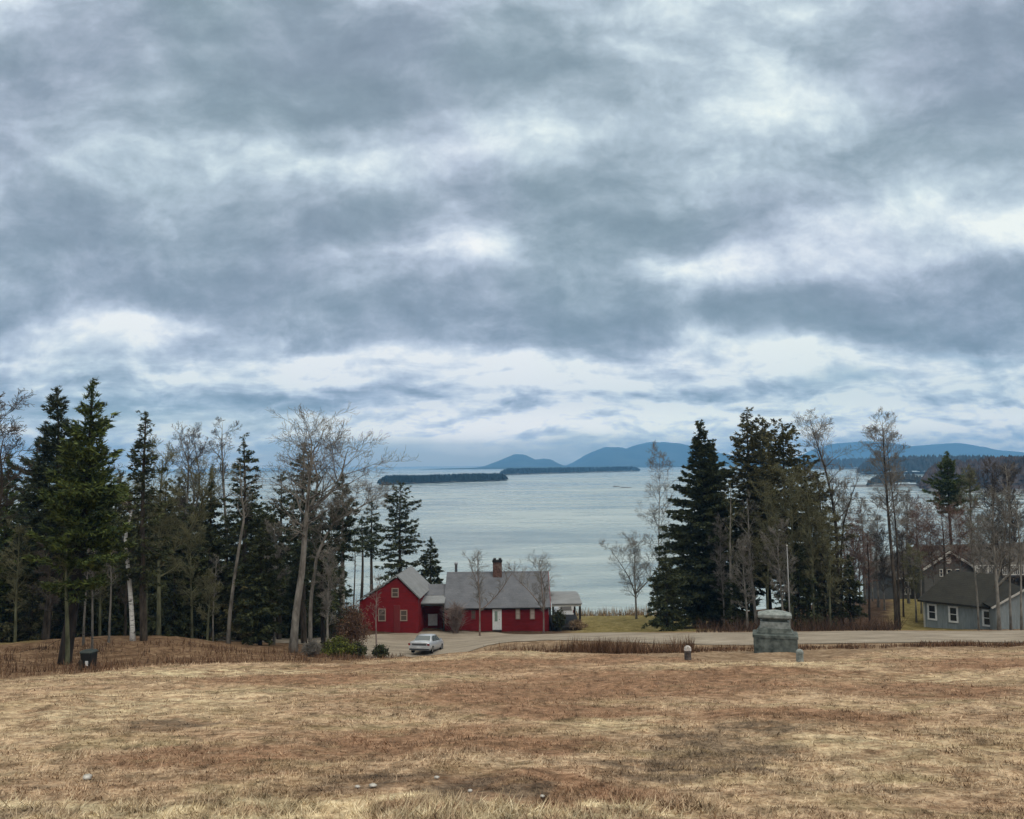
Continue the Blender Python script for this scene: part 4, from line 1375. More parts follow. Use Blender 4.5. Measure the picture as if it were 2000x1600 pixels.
# silver saloon seen from behind
cY = 58.2
cp_ = P(828, 1281, cY)
zf = gz(cp_.x + .5, cY + 2)
cz_ = gz(cp_.x, cY)
tilt = math.atan2(gz(cp_.x, cY + 2.2) - gz(cp_.x, cY - 2.2), 4.4)
car = thing('car', 'silver four door saloon parked with its rear to the field', 'car', (cp_.x, cY + 2.2, gz(cp_.x, cY + 2.2) + .05), R(-11))
car.scale = (.88, .88, .88)
car.rotation_euler = (tilt, 0, R(-11))
def bsec(w, zb, zbelt, ztop, tuck=.9):
    return [(0, zb), (w * .86, zb), (w * .98, zb + .14), (w, (zb + zbelt) / 2), (w * .975, zbelt - .03), (w * tuck, ztop - .015), (w * tuck * .6, ztop), (0, ztop + .012)]
loft([(-2.30, bsec(.74, .38, .80, .86)), (-2.27, bsec(.80, .30, .84, .905)), (-2.1, bsec(.855, .24, .87, .945)), (-1.5, bsec(.87, .22, .88, .96)), (-.4, bsec(.88, .21, .88, .92)), (.7, bsec(.88, .21, .87, .92)), (1.3, bsec(.87, .22, .83, .90)), (1.9, bsec(.84, .24, .74, .81)), (2.18, bsec(.77, .28, .66, .72)), (2.27, bsec(.68, .36, .60, .64))], M['silver'], 'body', car)
gsec = lambda wb, wt, zb_, zt_: [(0, zb_), (wb, zb_), (wb * .985, zb_ + .06), (wt, zt_ - .07), (wt - .07, zt_ - .012), (0, zt_)]
loft([(-1.62, gsec(.76, .74, .86, .97)), (-1.0, gsec(.79, .60, .86, 1.33)), (-.72, gsec(.80, .595, .86, 1.40)), (-.1, gsec(.80, .60, .86, 1.43)), (.35, gsec(.80, .60, .86, 1.405)), (1.15, gsec(.77, .70, .86, .95))], M['silver'], 'cabin', car)
def quadp(name, pts, material, parent=car, t=.012):
    return MB().slab(pts, t).build(name, material, parent)
quadp('rear_window', [(-.66, -1.56, 1.01), (.66, -1.56, 1.01), (.53, -1.03, 1.335), (-.53, -1.03, 1.335)], M['car_glass'])
quadp('windscreen', [(.62, 1.08, 1.01), (-.62, 1.08, 1.01), (-.54, .42, 1.385), (.54, .42, 1.385)], M['car_glass'])
for sx in (1, -1):
    for y0, y1, y2, y3 in ((-1.18, -.30, -.34, -.88), (-.22, .86, .28, -.18)):
        q_ = [(sx * .812, y0, .945), (sx * .812, y1, .945), (sx * .648, y2, 1.33), (sx * .648, y3, 1.33)]
        quadp('side_window', q_ if sx > 0 else q_[::-1], M['car_glass'])
    MB().box(sx * .79 - .13, sx * .79 + .05, -2.315, -2.20, .66, .80).build('tail_lamp', M['tail'], car)
    MB().box(sx * .62 - .15, sx * .62 + .1, 2.16, 2.26, .56, .68).build('headlight', M['plate'], car)
    MB().box(sx * .93 - .08, sx * .93 + .08, .62, .74, .93, 1.05).build('mirror', M['silver'], car)
    for y in (-1.35, 1.36):
        wheel(car, sx * .78, y, .31, .2, sx)
m = MB().box(-.60, .60, -2.325, -2.24, .665, .79)
m.build('lamp_strip', M['bumper'], car)
MB().box(-.82, .82, -2.36, -2.15, .42, .60).build('bumper', M['silver'], car)
MB().box(-.80, .80, -2.31, -2.1, .27, .40).build('valance', M['bumper'], car)
MB().box(-.17, .17, -2.372, -2.35, .46, .58).build('number_plate', M['plate'], car)

# white van beyond the porch
vY = 91.0
vp = P(1104, 1214, vY)
van = thing('van', 'white van glimpsed through the open porch at the right end of the red house', 'van', (vp.x, vY + 2.2, gz(vp.x, vY + 2) + .06), R(2))
vs = lambda w, zb, zt_, wt: [(0, zb), (w * .9, zb), (w, zb + .15), (w, .95), (w * .97, 1.05), (wt, zt_ - .14), (wt * .8, zt_), (0, zt_ + .02)]
loft([(-2.3, vs(.9, .35, 1.80, .78)), (-2.2, vs(.97, .3, 1.88, .82)), (0.5, vs(.98, .3, 1.92, .84)), (1.1, vs(.97, .3, 1.7, .78)), (1.5, vs(.95, .3, 1.2, .8)), (2.3, vs(.88, .35, 1.08, .7))], M['car_white'], 'body', van)
quadp('rear_window', [(-.66, -2.325, 1.12), (.66, -2.325, 1.12), (.58, -2.30, 1.55), (-.58, -2.30, 1.55)], M['rim'], van)
MB().box(-.95, .95, -2.42, -2.25, .42, .62).build('bumper', M['bumper'], van)
for sx in (1, -1):
    MB().box(sx * .86 - .07, sx * .86 + .07, -2.335, -2.22, .85, 1.15).build('tail_lamp', M['tail'], van)
    for y in (-1.4, 1.5):
        wheel(van, sx * .84, y, .34, .22, sx)
# ------------------------------------------------------------------ trees


def conifer(seed, H, Rad, zb, style, stout=1.0):
    """returns trunk MB, crown MB (needles slot 0, limbs slot 1). style: spruce, sparse, pine, dense"""
    rs = np.random.RandomState(seed)
    S = dict(spruce=dict(gap=.32, nb=7, pw=.52, el0=-.30, el1=.55, droop=.22, up=.16, lat=.40, tl=.29, tw=.052, q=6, step=.20, var=.35, gaps=.06),
             dense=dict(gap=.30, nb=7, pw=.70, el0=-.22, el1=.6, droop=.18, up=.14, lat=.45, tl=.30, tw=.060, q=7, step=.17, var=.28, gaps=.02),
             sparse=dict(gap=.36, nb=7, pw=.48, el0=-.28, el1=.5, droop=.20, up=.18, lat=.38, tl=.28, tw=.050, q=6, step=.22, var=.6, gaps=.14),
             pine=dict(gap=.36, nb=8, pw=.82, el0=-.05, el1=.62, droop=.16, up=.24, lat=.50, tl=.34, tw=.045, q=9, step=.20, var=.55, gaps=.08))[style]
    bend = np.array([rs.randn() * .012 * H, rs.randn() * .012 * H])
    def axis(z):
        t = z / H
        return np.stack([bend[0] * np.sin(t * 2.6), bend[1] * np.sin(t * 2.2), z], -1)
    tr = MB()
    zz = np.linspace(-.4, H * .985, 16)
    r0 = (.012 * H + .05) * stout
    tr.tube(axis(zz), r0 * (1 - np.clip(zz / H, 0, 1)) ** .8 + .012, 8)
    n = max(8, int((H - zb) / S['gap']))
    C0, DR, SC, P0s, P1s, Rs0, Rs1 = [], [], [], [], [], [], []
    lob = rs.rand(5) * 6.283
    for i in range(n):
        t = (i + rs.rand() * .8) / n
        z0 = zb + (H - zb) * t
        z_w = z0
        nb = S['nb'] if t < .9 else 4
        off = rs.rand() * 6.283
        wh = 1 - S['var'] * .5 + S['var'] * rs.rand()
        for b in range(nb):
            if rs.rand() < S['gaps']:
                continue
            a = off + b * 6.283 / nb + rs.randn() * .4
            z0 = z_w + rs.randn() * S['gap'] * .35
            irregular = 1 + .22 * math.sin(a * 2 + lob[0] + t * 5) + .14 * math.sin(a * 3 + lob[1] - t * 9)
            Lb = Rad * max(.05, (1 - t)) ** S['pw'] * wh * irregular * (1 - S['var'] * .5 + S['var'] * rs.rand())
            if style == 'pine' and t < .38:
                Lb *= .42 + 1.5 * t
            elif t < .12:
                Lb *= .65 + 2.5 * t
            Lb = max(Lb, .16)
            el = S['el0'] + (S['el1'] - S['el0']) * t + rs.randn() * .17
            m = max(2, int(Lb / S['step'] * (1.2 + Lb * .9 * S['lat'])))
            s_ = .10 + .92 * rs.rand(m) ** .75
            o = axis(np.array([z0]))[0]
            dh = np.array([math.cos(a), math.sin(a)])
            def cur(s):
                s = np.asarray(s)
                h = Lb * s * math.cos(el)
                return np.stack([o[0] + h * dh[0], o[1] + h * dh[1], o[2] + Lb * (s * math.sin(el) - S['droop'] * s ** 2 + S['up'] * s ** 3)], -1)
            p = cur(s_)
            side = np.array([-dh[1], dh[0], 0])
            lw = S['lat'] * Lb * np.clip(1.08 - s_, 0, 1) * np.minimum(1, s_ * 3.5)
            k = (rs.rand(m) * 2 - 1)
            p = p + side * (k * lw)[:, None]
            p[:, 2] += -.10 * Lb * np.abs(k) * .5 + rs.randn(m) * .05 - .04
            dd = np.stack([dh[0] + side[0] * k * 1.1, dh[1] + side[1] * k * 1.1, rs.randn(m) * .3 + math.sin(el) * .6 - (.18 if style != 'pine' else -.25)], -1)
            C0.append(p)
            DR.append(dd)
            SC.append(np.full(m, min(1, .55 + Lb * .35)))
            ss_ = cur(np.linspace(0, .96, 4))
            P0s.append(ss_[:-1])
            P1s.append(ss_[1:])
            rb = .010 + .010 * Lb
            Rs0.append(rb * np.array([1, .75, .5]))
            Rs1.append(rb * np.array([.75, .5, .25]))
    # leader
    m = 16
    C0.append(axis(H * (.94 + .06 * rs.rand(m))))
    DR.append(np.stack([rs.randn(m) * .5, rs.randn(m) * .5, np.ones(m)], -1))
    SC.append(np.full(m, .6))
    C0, DR, SC = np.concatenate(C0), np.concatenate(DR), np.concatenate(SC)
    q = S['q']
    N = len(C0) * q
    c = np.repeat(C0, q, 0) + rs.randn(N, 3) * (.055, .055, .04)
    d = np.repeat(DR, q, 0) + rs.randn(N, 3) * .55
    d /= np.linalg.norm(d, axis=1)[:, None]
    perp = np.cross(d, rs.randn(N, 3))
    perp /= np.linalg.norm(perp, axis=1)[:, None] + 1e-9
    ln = S['tl'] * (.6 + .8 * rs.rand(N)) * np.repeat(SC, q)
    w = S['tw'] * (.6 + .8 * rs.rand(N)) * np.repeat(SC, q)
    v = np.stack([c - perp * w[:, None] - d * (ln * .25)[:, None], c + perp * w[:, None] - d * (ln * .25)[:, None], c + d * (ln * .75)[:, None]], 1)
    cr = MB().add(v.reshape(-1, 3), np.arange(3 * N).reshape(N, 3), 0)
    cr.segs(np.concatenate(P0s), np.concatenate(P1s), np.concatenate(Rs0), np.concatenate(Rs1), 3, 1)
    return tr, cr


def dead_limbs(seed, z0, z1, n, L):
    """bare broken lower limbs left on a conifer trunk"""
    rs = np.random.RandomState(seed)
    P0_, P1_ = [], []
    for i in range(n):
        z = z0 + (z1 - z0) * rs.rand()
        a = rs.rand() * 6.283
        l = L * (.3 + .7 * rs.rand())
        p = np.array([0, 0, z])
        for k in range(3):
            d = np.array([math.cos(a + rs.randn() * .3), math.sin(a + rs.randn() * .3), rs.randn() * .2 - .08]) * l / 3
            P0_.append(p)
            P1_.append(p + d)
            p = p + d
            if k and rs.rand() < .7:
                e = np.array([math.cos(a + rs.randn()), math.sin(a + rs.randn()), rs.randn() * .3]) * l / 3
                P0_.append(p)
                P1_.append(p + e)
    n = len(P0_)
    return np.array(P0_), np.array(P1_), np.full(n, .014), np.full(n, .008)


def bare(seed, H, Rad, zb, lean=0.0, fork=0, el=(.55, 1.15), prim=16, lev=3, r0=None, twig=.010, wob=.015, shape='round', trunkpts=None, kids=4):
    """leafless broadleaf tree: trunk MB and branch MB"""
    rs = np.random.RandomState(seed)
    r0 = r0 or .011 * H
    if trunkpts is not None:
        tp = np.array(trunkpts, float)
        tt = np.linspace(0, 1, 14)
        ts = np.linspace(0, 1, len(tp))
        pts = np.stack([np.interp(tt, ts, tp[:, k]) for k in range(3)], -1)
    else:
        tt = np.linspace(0, 1, 14)
        ph = rs.rand(2) * 6.28
        pts = np.stack([lean * tt * H + wob * H * (np.sin(tt * 5 + ph[0]) - math.sin(ph[0])) * tt, wob * H * (np.sin(tt * 4 + ph[1]) - math.sin(ph[1])) * tt, tt * H * .97], -1)
    pts[0, 2] -= .4
    rad_ = r0 * (1 - tt) ** .75 + twig
    rad_[0] *= 1.35
    tr = MB().tube(pts, rad_, 8)
    A, B, RA, RB = [], [], [], []
    def grow(p, d, L, r, l):
        n = 4 if l > 1 else 3
        st = L / n
        for i in range(n):
            d = d + rs.randn(3) * .16 + np.array([0, 0, .07])
            d = d / np.linalg.norm(d)
            q = p + d * st
            ra, rb = r * (1 - i / n * .7), r * (1 - (i + 1) / n * .7)
            A.append(p)
            B.append(q)
            RA.append(max(ra, twig))
            RB.append(max(rb, twig * .6))
            p = q
            if l > 0:
                for k in range(1 if i == 0 or l == 1 and rs.rand() < .4 else 2 if rs.rand() < (kids - 2) / 3 else 1):
                    x = np.cross(d, rs.randn(3))
                    x /= np.linalg.norm(x) + 1e-9
                    a = .45 + rs.rand() * .5
                    grow(p, d * math.cos(a) + x * math.sin(a), L * (.42 + .3 * rs.rand()) * (1 - .35 * i / n), rb * .62, l - 1)
    stems = [(pts, rad_, zb / H)]
    if fork:
        k = int(14 * fork)
        for sgn in (1, -1)[:2 if fork < .6 else 1]:
            a = rs.rand() * 6.28
            e = np.array([math.cos(a) * .5 + sgn * .35, math.sin(a) * .3, 1])
            e /= np.linalg.norm(e)
            l = (H - pts[k][2]) * .92
            u = np.linspace(0, 1, 9)
            fp_ = pts[k] + e * (u * l)[:, None] + np.stack([.03 * H * np.sin(u * 4), .03 * H * np.sin(u * 3 + 1), .05 * l * u ** 2], -1)
            fr = rad_[k] * .75 * (1 - u) ** .8 + twig
            tr.tube(fp_, fr, 7)
            stems.append((fp_, fr, .15))
    for (sp, sr, t0) in stems:
        m = int(prim * (1 if sp is pts else .6))
        a = rs.rand() * 6.28
        for i in range(m):
            t = t0 + (.985 - t0) * (i + rs.rand() * .7) / m
            f = t * (len(sp) - 1)
            k = min(int(f), len(sp) - 2)
            p = sp[k] + (sp[k + 1] - sp[k]) * (f - k)
            r = sr[k] * .6
            a += 2.4 + rs.randn() * .3
            e = el[0] + (el[1] - el[0]) * rs.rand()
            u = (t - t0) / (1 - t0)
            sh = {'round': (.55 + .9 * u) * (1.12 - u) ** .55, 'narrow': .8 * (1.05 - u) ** .6, 'top': (.35 + .8 * u) * (1.2 - u) ** .4, 'cone': (1.05 - u) ** .8}[shape]
            grow(p, np.array([math.cos(a) * math.cos(e), math.sin(a) * math.cos(e), math.sin(e)]), Rad * sh * (.7 + .5 * rs.rand()), min(r, .03 * Rad + .012), lev - 1)
    cr = MB().segs(np.array(A), np.array(B), np.array(RA), np.array(RB), 3)
    return tr, cr


NSEED = [100]


def place(px, Y):
    X = (px - 1000) / 1600 * Y
    for _ in range(3):
        zg = gz(X, Y)
        X = P(px, 908 + (EYE - zg) / Y * 1600, Y).x
    return X, gz(X, Y)


def top_height(px, py, Y, zg):
    return P(px, py, Y).z - zg


def put_conifer(name, label, px, top, Y, rpx, crown_from, style, needles, bark='bark', group=None, dead=0, lean_px=0, stout=1.0):
    """px,top: where the tip is seen; rpx: half width of the crown base; crown_from: share of height that is bare trunk"""
    NSEED[0] += 1
    X, zg = place(px - lean_px, Y)
    H = top_height(px, top, Y, zg)
    Rad = rpx * Y / 1600
    tr, cr = conifer(NSEED[0], H, Rad, H * crown_from, style, stout)
    if dead:
        cr.segs(*dead_limbs(NSEED[0], H * .08, H * max(crown_from, .3), dead, Rad * .6), 3, 1)
    t = thing(name, label, 'tree', (X, Y, zg), 0, group)
    if lean_px:
        t.rotation_euler = (0, math.atan2(lean_px * Y / 1600, H), 0)
    tr.build('trunk', M[bark], t)
    cr.build('crown', [M[needles], M[bark]], t)
    return t


def put_bare(name, label, px, top, Y, rpx, crown_from, bark='bark_grey', twigs='twig_grey', group=None, pts=None, **k):
    NSEED[0] += 1
    X, zg = place(px, Y)
    H = top_height(px, top, Y, zg)
    Rad = rpx * Y / 1600
    tp = None
    if pts:
        tp = [(0, 0, 0)] + [((p[0] - px) * Y / 1600, 0, top_height(p[0], p[1], Y, zg)) for p in pts]
    tr, cr = bare(NSEED[0], H, Rad, H * crown_from, trunkpts=tp, **k)
    f_ = H / max(max(v[:, 2].max() for v in cr.v), .1)
    for v in tr.v + cr.v:
        v[:, 2] *= f_
    t = thing(name, label, 'tree', (X, Y, zg), 0, group)
    tr.build('trunk', M[bark], t)
    cr.build('crown', M[twigs], t)
    return t


GL = 'trees of the wood on the left'
GR = 'trees of the clump on the right'
GH = 'trees around the red house'
# ---- left wood, conifers
put_conifer('pine_tree', 'tall greyish pine at the far left, second highest of the left wood', 88, 757, 52, 112, .24, 'pine', 'spruce_blue', 'bark', GL, 14)
put_conifer('pine_tree', 'tallest bright green pine on a thick black based trunk in the left wood', 159, 745, 38.5, 104, .26, 'pine', 'pine', 'bark_black', GL, 18, 33, 1.45)
put_conifer('spruce_tree', 'slender dark spruce with a ragged tufted tip between the big pine and the birch', 281, 803, 46, 46, .24, 'sparse', 'spruce', 'bark', GL, 12)
put_conifer('spruce_tree', 'dark full conifer cut by the left edge of the picture', 8, 885, 57, 62, .12, 'pine', 'pine', 'bark', GL, 10)
put_conifer('spruce_tree', 'broad dark green conifer left of the pale leaning trunk, rounded top', 410, 915, 62, 40, .10, 'dense', 'spruce', 'bark', GL)
put_conifer('spruce_tree', 'spruce with a dark dense tip and thin sides behind the pale leaning trunk', 467, 852, 62, 46, .22, 'sparse', 'spruce', 'bark', GL, 10)
put_conifer('spruce_tree', 'short very dark dense spruce low in the wood, branches almost to the ground', 508, 1035, 54.5, 58, .10, 'dense', 'spruce', 'bark_black', GL)
put_conifer('spruce_tree', 'thin greyish conifer right behind the big bare maple crown', 594, 864, 61, 46, .35, 'sparse', 'spruce_blue', 'bark', GL, 12)
put_conifer('spruce_tree', 'ragged dark conifer between the very dark low spruce and the big bare maple', 545, 925, 64, 44, .18, 'sparse', 'spruce', 'bark', GL, 10)
put_conifer('pine_tree', 'bushy topped grey green pine with a long bare trunk left of the barn', 668, 926, 59, 48, .52, 'pine', 'spruce_blue', 'bark_grey', GL, 16)
put_conifer('spruce_tree', 'narrow very dark spruce right of the big bare maple trunk', 632, 1000, 52, 34, .28, 'spruce', 'spruce', 'bark_black', GL, 10)
put_conifer('spruce_tree', 'small low spruce just left of the barn behind the russet shrub', 662, 1112, 56, 34, .08, 'sparse', 'spruce', 'bark', GL)
put_conifer('pine_tree', 'young light green pine glimpsed beside the big bare maple trunk', 548, 1058, 67, 34, .10, 'pine', 'pine_light', 'bark', GL)
for (px, top, Y, rpx, lb) in [(48, 980, 70, 46, 'dim spruce deep in the wood behind the left edge'), (130, 930, 66, 46, 'dim spruce deep in the wood behind the big pine trunk'), (205, 960, 64, 42, 'dim spruce deep in the wood just left of the white birch'),
                              (248, 1010, 70, 44, 'dim spruce deep in the wood directly behind the white birch'), (318, 940, 68, 42, 'dim spruce behind the greenish bare tree on the mound'), (368, 985, 71, 46, 'dim spruce right of the greenish bare tree on the mound'),
                              (440, 1010, 70, 44, 'dim spruce right behind the pale leaning trunk'), (490, 960, 72, 40, 'dim spruce behind the very dark low spruce'), (98, 1060, 60, 44, 'low dark spruce left of the big black trunk'), (165, 1080, 58, 36, 'low dark spruce among the thin poles behind the litter bin'), (20, 1080, 57, 42, 'low dark spruce at the left edge above the pale track'), (340, 1090, 60, 40, 'low dark spruce right of the mound'), (285, 1100, 62, 40, 'low dark spruce behind the mound left of the pale trunk'), (585, 1090, 66, 34, 'low spruce behind the big bare maple trunk'), (610, 990, 68, 36, 'dim spruce right behind the big bare maple trunk')]:
    put_conifer('spruce_tree', lb, px, top, Y, rpx * 1.45, .02, 'spruce', 'spruce', 'bark', GL)
for (px, top, Y, rpx, lb) in [(-25, 930, 66, 60, 'dim conifer half outside the left edge'), (70, 905, 63, 60, 'dim conifer filling the gap between the two big pines'), (170, 900, 68, 56, 'dim conifer behind the right flank of the tallest pine'), (228, 925, 74, 56, 'dim conifer seen over the birch'), (290, 960, 76, 56, 'dim conifer behind the tufted spruce'), (345, 930, 78, 50, 'dim conifer behind the fine twigged far tree'), (392, 955, 76, 50, 'dim conifer left of the broad dark conifer'), (520, 985, 78, 44, 'dim conifer between the very dark low spruce and the ragged conifer'), (570, 1010, 74, 44, 'dim conifer left behind the big bare maple trunk'), (640, 1045, 72, 44, 'dim conifer right behind the narrow very dark spruce'), (468, 1100, 62, 44, 'low spruce at the foot of the pale leaning trunk'), (415, 1110, 64, 44, 'low spruce right of the thin bare pole'), (230, 1105, 60, 40, 'low spruce right behind the birch foot'), (60, 1120, 56, 40, 'lowest spruce behind the left edge grass')]:
    put_conifer('spruce_tree', lb, px, top, Y, rpx * 1.15, .02, 'spruce', 'spruce' if px % 3 else 'spruce_olive', 'bark', GL)
# ---- conifers by the house
put_conifer('spruce_tree', 'slim grey spruce with a long bare trunk above the barn roof at left', 727, 978, 80, 26, .58, 'spruce', 'spruce_blue', 'bark', GH, 14)
put_conifer('spruce_tree', 'pointed dark spruce with horizontal branches rising behind the barn roof', 785, 944, 86, 54, .16, 'sparse', 'spruce', 'bark', GH)
put_conifer('spruce_tree', 'small dark spruce between barn roof and main roof of the red house', 843, 1050, 88, 34, .10, 'dense', 'spruce', 'bark', GH)
put_conifer('spruce_tree', 'thin bare trunked conifer left of the barn with only a tuft on top', 702, 1010, 76, 20, .70, 'sparse', 'spruce_blue', 'bark', GH, 16)
# ---- right clump, conifers
put_conifer('spruce_tree', 'big black green spruce at the left of the right clump, widest of all', 1373, 826, 75, 98, .05, 'dense', 'spruce', 'bark_black', GR)
put_conifer('spruce_tree', 'second dark tip close against the right side of the widest spruce', 1404, 860, 77, 56, .10, 'dense', 'spruce', 'bark_black', GR)
put_conifer('spruce_tree', 'low bushy spruce leaning out at the left foot of the right clump', 1303, 1085, 67.5, 40, .10, 'spruce', 'spruce', 'bark_black', GR)
put_conifer('spruce_tree', 'highest olive spruce of the right clump with a thin pointed tip', 1472, 799, 74, 62, .22, 'spruce', 'spruce_olive', 'bark', GR, 12)
put_conifer('spruce_tree', 'dark olive spruce with a blunt tip, second from the highest tip', 1504, 814, 76, 66, .26, 'spruce', 'spruce_olive', 'bark_black', GR, 12)
put_conifer('spruce_tree', 'broad lichen grey spruce above the monument with thinning crown', 1541, 823, 71, 84, .24, 'sparse', 'spruce_olive', 'bark', GR, 18)
put_conifer('spruce_tree', 'lower olive spruce on the right slope of the clump', 1580, 886, 72, 66, .18, 'sparse', 'spruce_olive', 'bark', GR, 14)
put_conifer('spruce_tree', 'rightmost olive spruce of the clump beside the forked bare tree', 1604, 938, 69, 54, .16, 'sparse', 'lichen', 'bark', GR, 12)
put_conifer('spruce_tree', 'dark young spruce low between pole and widest spruce', 1450, 1075, 68, 34, .08, 'spruce', 'spruce', 'bark_black', GR)
put_conifer('spruce_tree', 'dark young spruce low behind the monument and pole', 1560, 1060, 67, 44, .08, 'spruce', 'spruce', 'bark_black', GR)
put_conifer('spruce_tree', 'small black spruce between forked bare tree and poplar', 1662, 1085, 69, 28, .14, 'dense', 'spruce', 'bark_black', GR)
put_conifer('spruce_tree', 'dim spruce low at the right of the clump under the forked bare tree', 1612, 1075, 69, 34, .08, 'spruce', 'spruce', 'bark_black', GR)
put_conifer('pine_tree', 'dark green pine top rising beyond the lakeside house on the right', 1866, 882, 104, 46, .60, 'pine', 'pine', 'bark', 'trees around the lakeside house')

# ---- bare trees, left
put_bare('bare_tree', 'bare tree reaching in from beyond the left edge, upper twigs only', -48, 742, 36, 92, .45, 'bark', 'twig_dark', GL, prim=16, lev=4, fork=.45, twig=.011)
put_bare('birch_tree', 'white trunked birch with a crooked top leaning left', 260, 952, 46, 26, .68, 'bark_birch', 'twig_pink', GL, pts=[(257, 1200), (251, 1130), (243, 1060), (241, 1035), (248, 1005), (253, 988), (246, 970), (232, 954)], prim=12, r0=.13, shape='round', lev=3)
put_bare('bare_tree', 'greenish lichened bare tree on the mound right of the birch', 310, 848, 51, 66, .30, 'bark_moss', 'twig_moss', GL, prim=26, lev=4, fork=.4, el=(.5, 1.1))
put_bare('bare_tree', 'slim greenish bare tree just right of the birch', 284, 930, 48, 42, .45, 'bark_moss', 'twig_moss', GL, prim=18, lev=3)
put_bare('bare_tree', 'thin mossy bare tree standing at the big black pine trunk', 132, 1010, 38.2, 34, .55, 'bark_moss', 'twig_moss', GL, prim=14, lev=3, r0=.10)
for px, top, Y, lb in [(163, 1040, 44, 'thin bare pole left of two others above the litter bin'), (180, 1050, 42, 'thin bare pole directly above the litter bin'), (213, 1035, 45, 'thin bare pole midway between litter bin and birch'), (416, 1080, 58, 'thin bare pole left of the pale leaning trunk')]:
    put_bare('bare_tree', lb, px, top, Y, 22, .50, 'bark_grey', 'twig_grey', GL, prim=14, lev=3, r0=.055)
put_bare('bare_tree', 'bare tree with fine twigs above the greenish tree on the mound, far back', 352, 822, 73, 50, .45, 'bark_grey', 'twig_dark', GL, prim=18, lev=4, fork=.5)
put_bare('bare_tree', 'thin twiggy bare tree top left of the tufted spruce behind the leaning trunk', 440, 812, 75, 40, .50, 'bark_grey', 'twig_dark', GL, prim=16, lev=4)
put_bare('bare_tree', 'bare tree with a long pale leaning trunk in the middle of the left wood', 445, 900, 54, 36, .62, 'bark_grey', 'twig_grey', GL, pts=[(449, 1190), (458, 1110), (470, 1030), (474, 1005), (468, 960), (464, 905)], prim=14, r0=.13, lev=3)
put_bare('maple_tree', 'large spreading bare maple with thick pale trunk, highest bare crown on the left', 572, 780, 50, 118, .46, 'bark_grey', 'twig_grey', GL, pts=[(578, 1180), (590, 1080), (594, 1000), (598, 940), (604, 860), (606, 790)], prim=19, lev=4, fork=.58, r0=.24, el=(.30, .95), shape='round', kids=3, twig=.010)
put_bare('bare_tree', 'bare tree leaning right from the big maple towards the bay', 606, 905, 51, 80, .40, 'bark_grey', 'twig_grey', GL, pts=[(606, 1150), (618, 1040), (645, 970), (690, 935), (738, 905)], prim=18, lev=4, r0=.12, shape='round')
put_bare('bare_tree', 'small bare tree in front of the left side of the barn', 735, 1120, 60, 24, .40, 'twig_pink', 'twig_pink', GH, prim=12, lev=3, r0=.05)
put_bare('bare_tree', 'thin bare pole left of the barn by the slim grey spruce', 690, 1010, 72, 22, .5, 'bark', 'twig_grey', GH, prim=10, lev=3, r0=.07)
for px, top, Y, rpx, bk, tw, lb in [(375, 1000, 56, 44, 'bark_moss', 'twig_moss', 'olive lichened bare tree right of the mound'), (245, 1040, 52, 40, 'bark', 'twig_dark', 'dark bare understorey tree behind the white birch'), (195, 1000, 54, 40, 'bark_moss', 'twig_moss', 'olive bare tree between litter bin poles and birch'), (95, 1040, 50, 44, 'bark', 'twig_dark', 'dark bare tree left of the big black trunk'), (30, 1010, 50, 44, 'bark_moss', 'twig_moss', 'olive bare tree at the left edge'), (640, 1060, 50, 40, 'bark_grey', 'twig_grey', 'low grey bare tree right of the big maple'), (535, 1010, 57, 40, 'bark_grey', 'twig_grey', 'grey bare tree left of the big maple trunk'), (405, 1110, 54, 30, 'bark_moss', 'twig_moss', 'low olive bare tree right of the mound slope')]:
    put_bare('bare_tree', lb, px, top, Y, rpx, .28, bk, tw, GL, prim=20, lev=4, r0=.08)
# ---- saplings in front of the house
put_bare('sapling', 'slender bare sapling in front of the red house left of the white door', 937, 1066, 72.5, 34, .30, 'twig_pink', 'twig_grey', GH, prim=20, lev=3, fork=.35, r0=.065, el=(.8, 1.3), shape='top', twig=.011)
put_bare('sapling', 'forked bare sapling at the right corner of the red house', 1062, 1068, 72.5, 44, .28, 'twig_pink', 'twig_grey', GH, prim=22, lev=3, fork=.3, r0=.065, el=(.8, 1.3), shape='top', twig=.011)
# ---- bare trees, right
put_bare('bare_tree', 'pale twiggy bare tree rising left of the widest spruce', 1291, 858, 88, 52, .30, 'bark_grey', 'twig_grey', GR, prim=26, lev=4, r0=.07, twig=.010, el=(.5, 1.15))
put_bare('bare_tree', 'low wide bare tree on the lawn edge against the water', 1243, 1035, 88, 44, .22, 'bark_grey', 'twig_grey', GR, prim=16, lev=4, fork=.3)
put_bare('bare_tree', 'pale bare trunk at the right flank of the widest spruce', 1432, 940, 70, 26, .4, 'bark_grey', 'twig_moss', GR, prim=16, lev=3)
put_bare('bare_tree', 'pale crooked bare tree left of the pole in front of the olive spruces', 1478, 955, 67, 34, .35, 'bark_grey', 'twig_grey', GR, prim=16, lev=3, lean=-.05)
put_bare('bare_tree', 'bare lichened tree in front of the broad grey spruce', 1548, 900, 66.5, 56, .30, 'bark_moss', 'twig_moss', GR, prim=24, lev=4)
put_bare('bare_tree', 'tall forked bare tree with dark limbs right of the olive spruces', 1642, 797, 69, 62, .36, 'bark', 'twig_grey', GR, pts=[(1641, 1120), (1640, 1010), (1636, 970), (1624, 900), (1610, 850), (1598, 800)], prim=22, lev=4, r0=.16, el=(.6, 1.2))
put_bare('bare_tree', 'dark limb like bare tree leaning right from the tall forked one', 1646, 905, 69.6, 34, .55, 'bark', 'twig_grey', GR, pts=[(1647, 1080), (1655, 1005), (1672, 950), (1690, 905)], prim=12, lev=3, r0=.09)
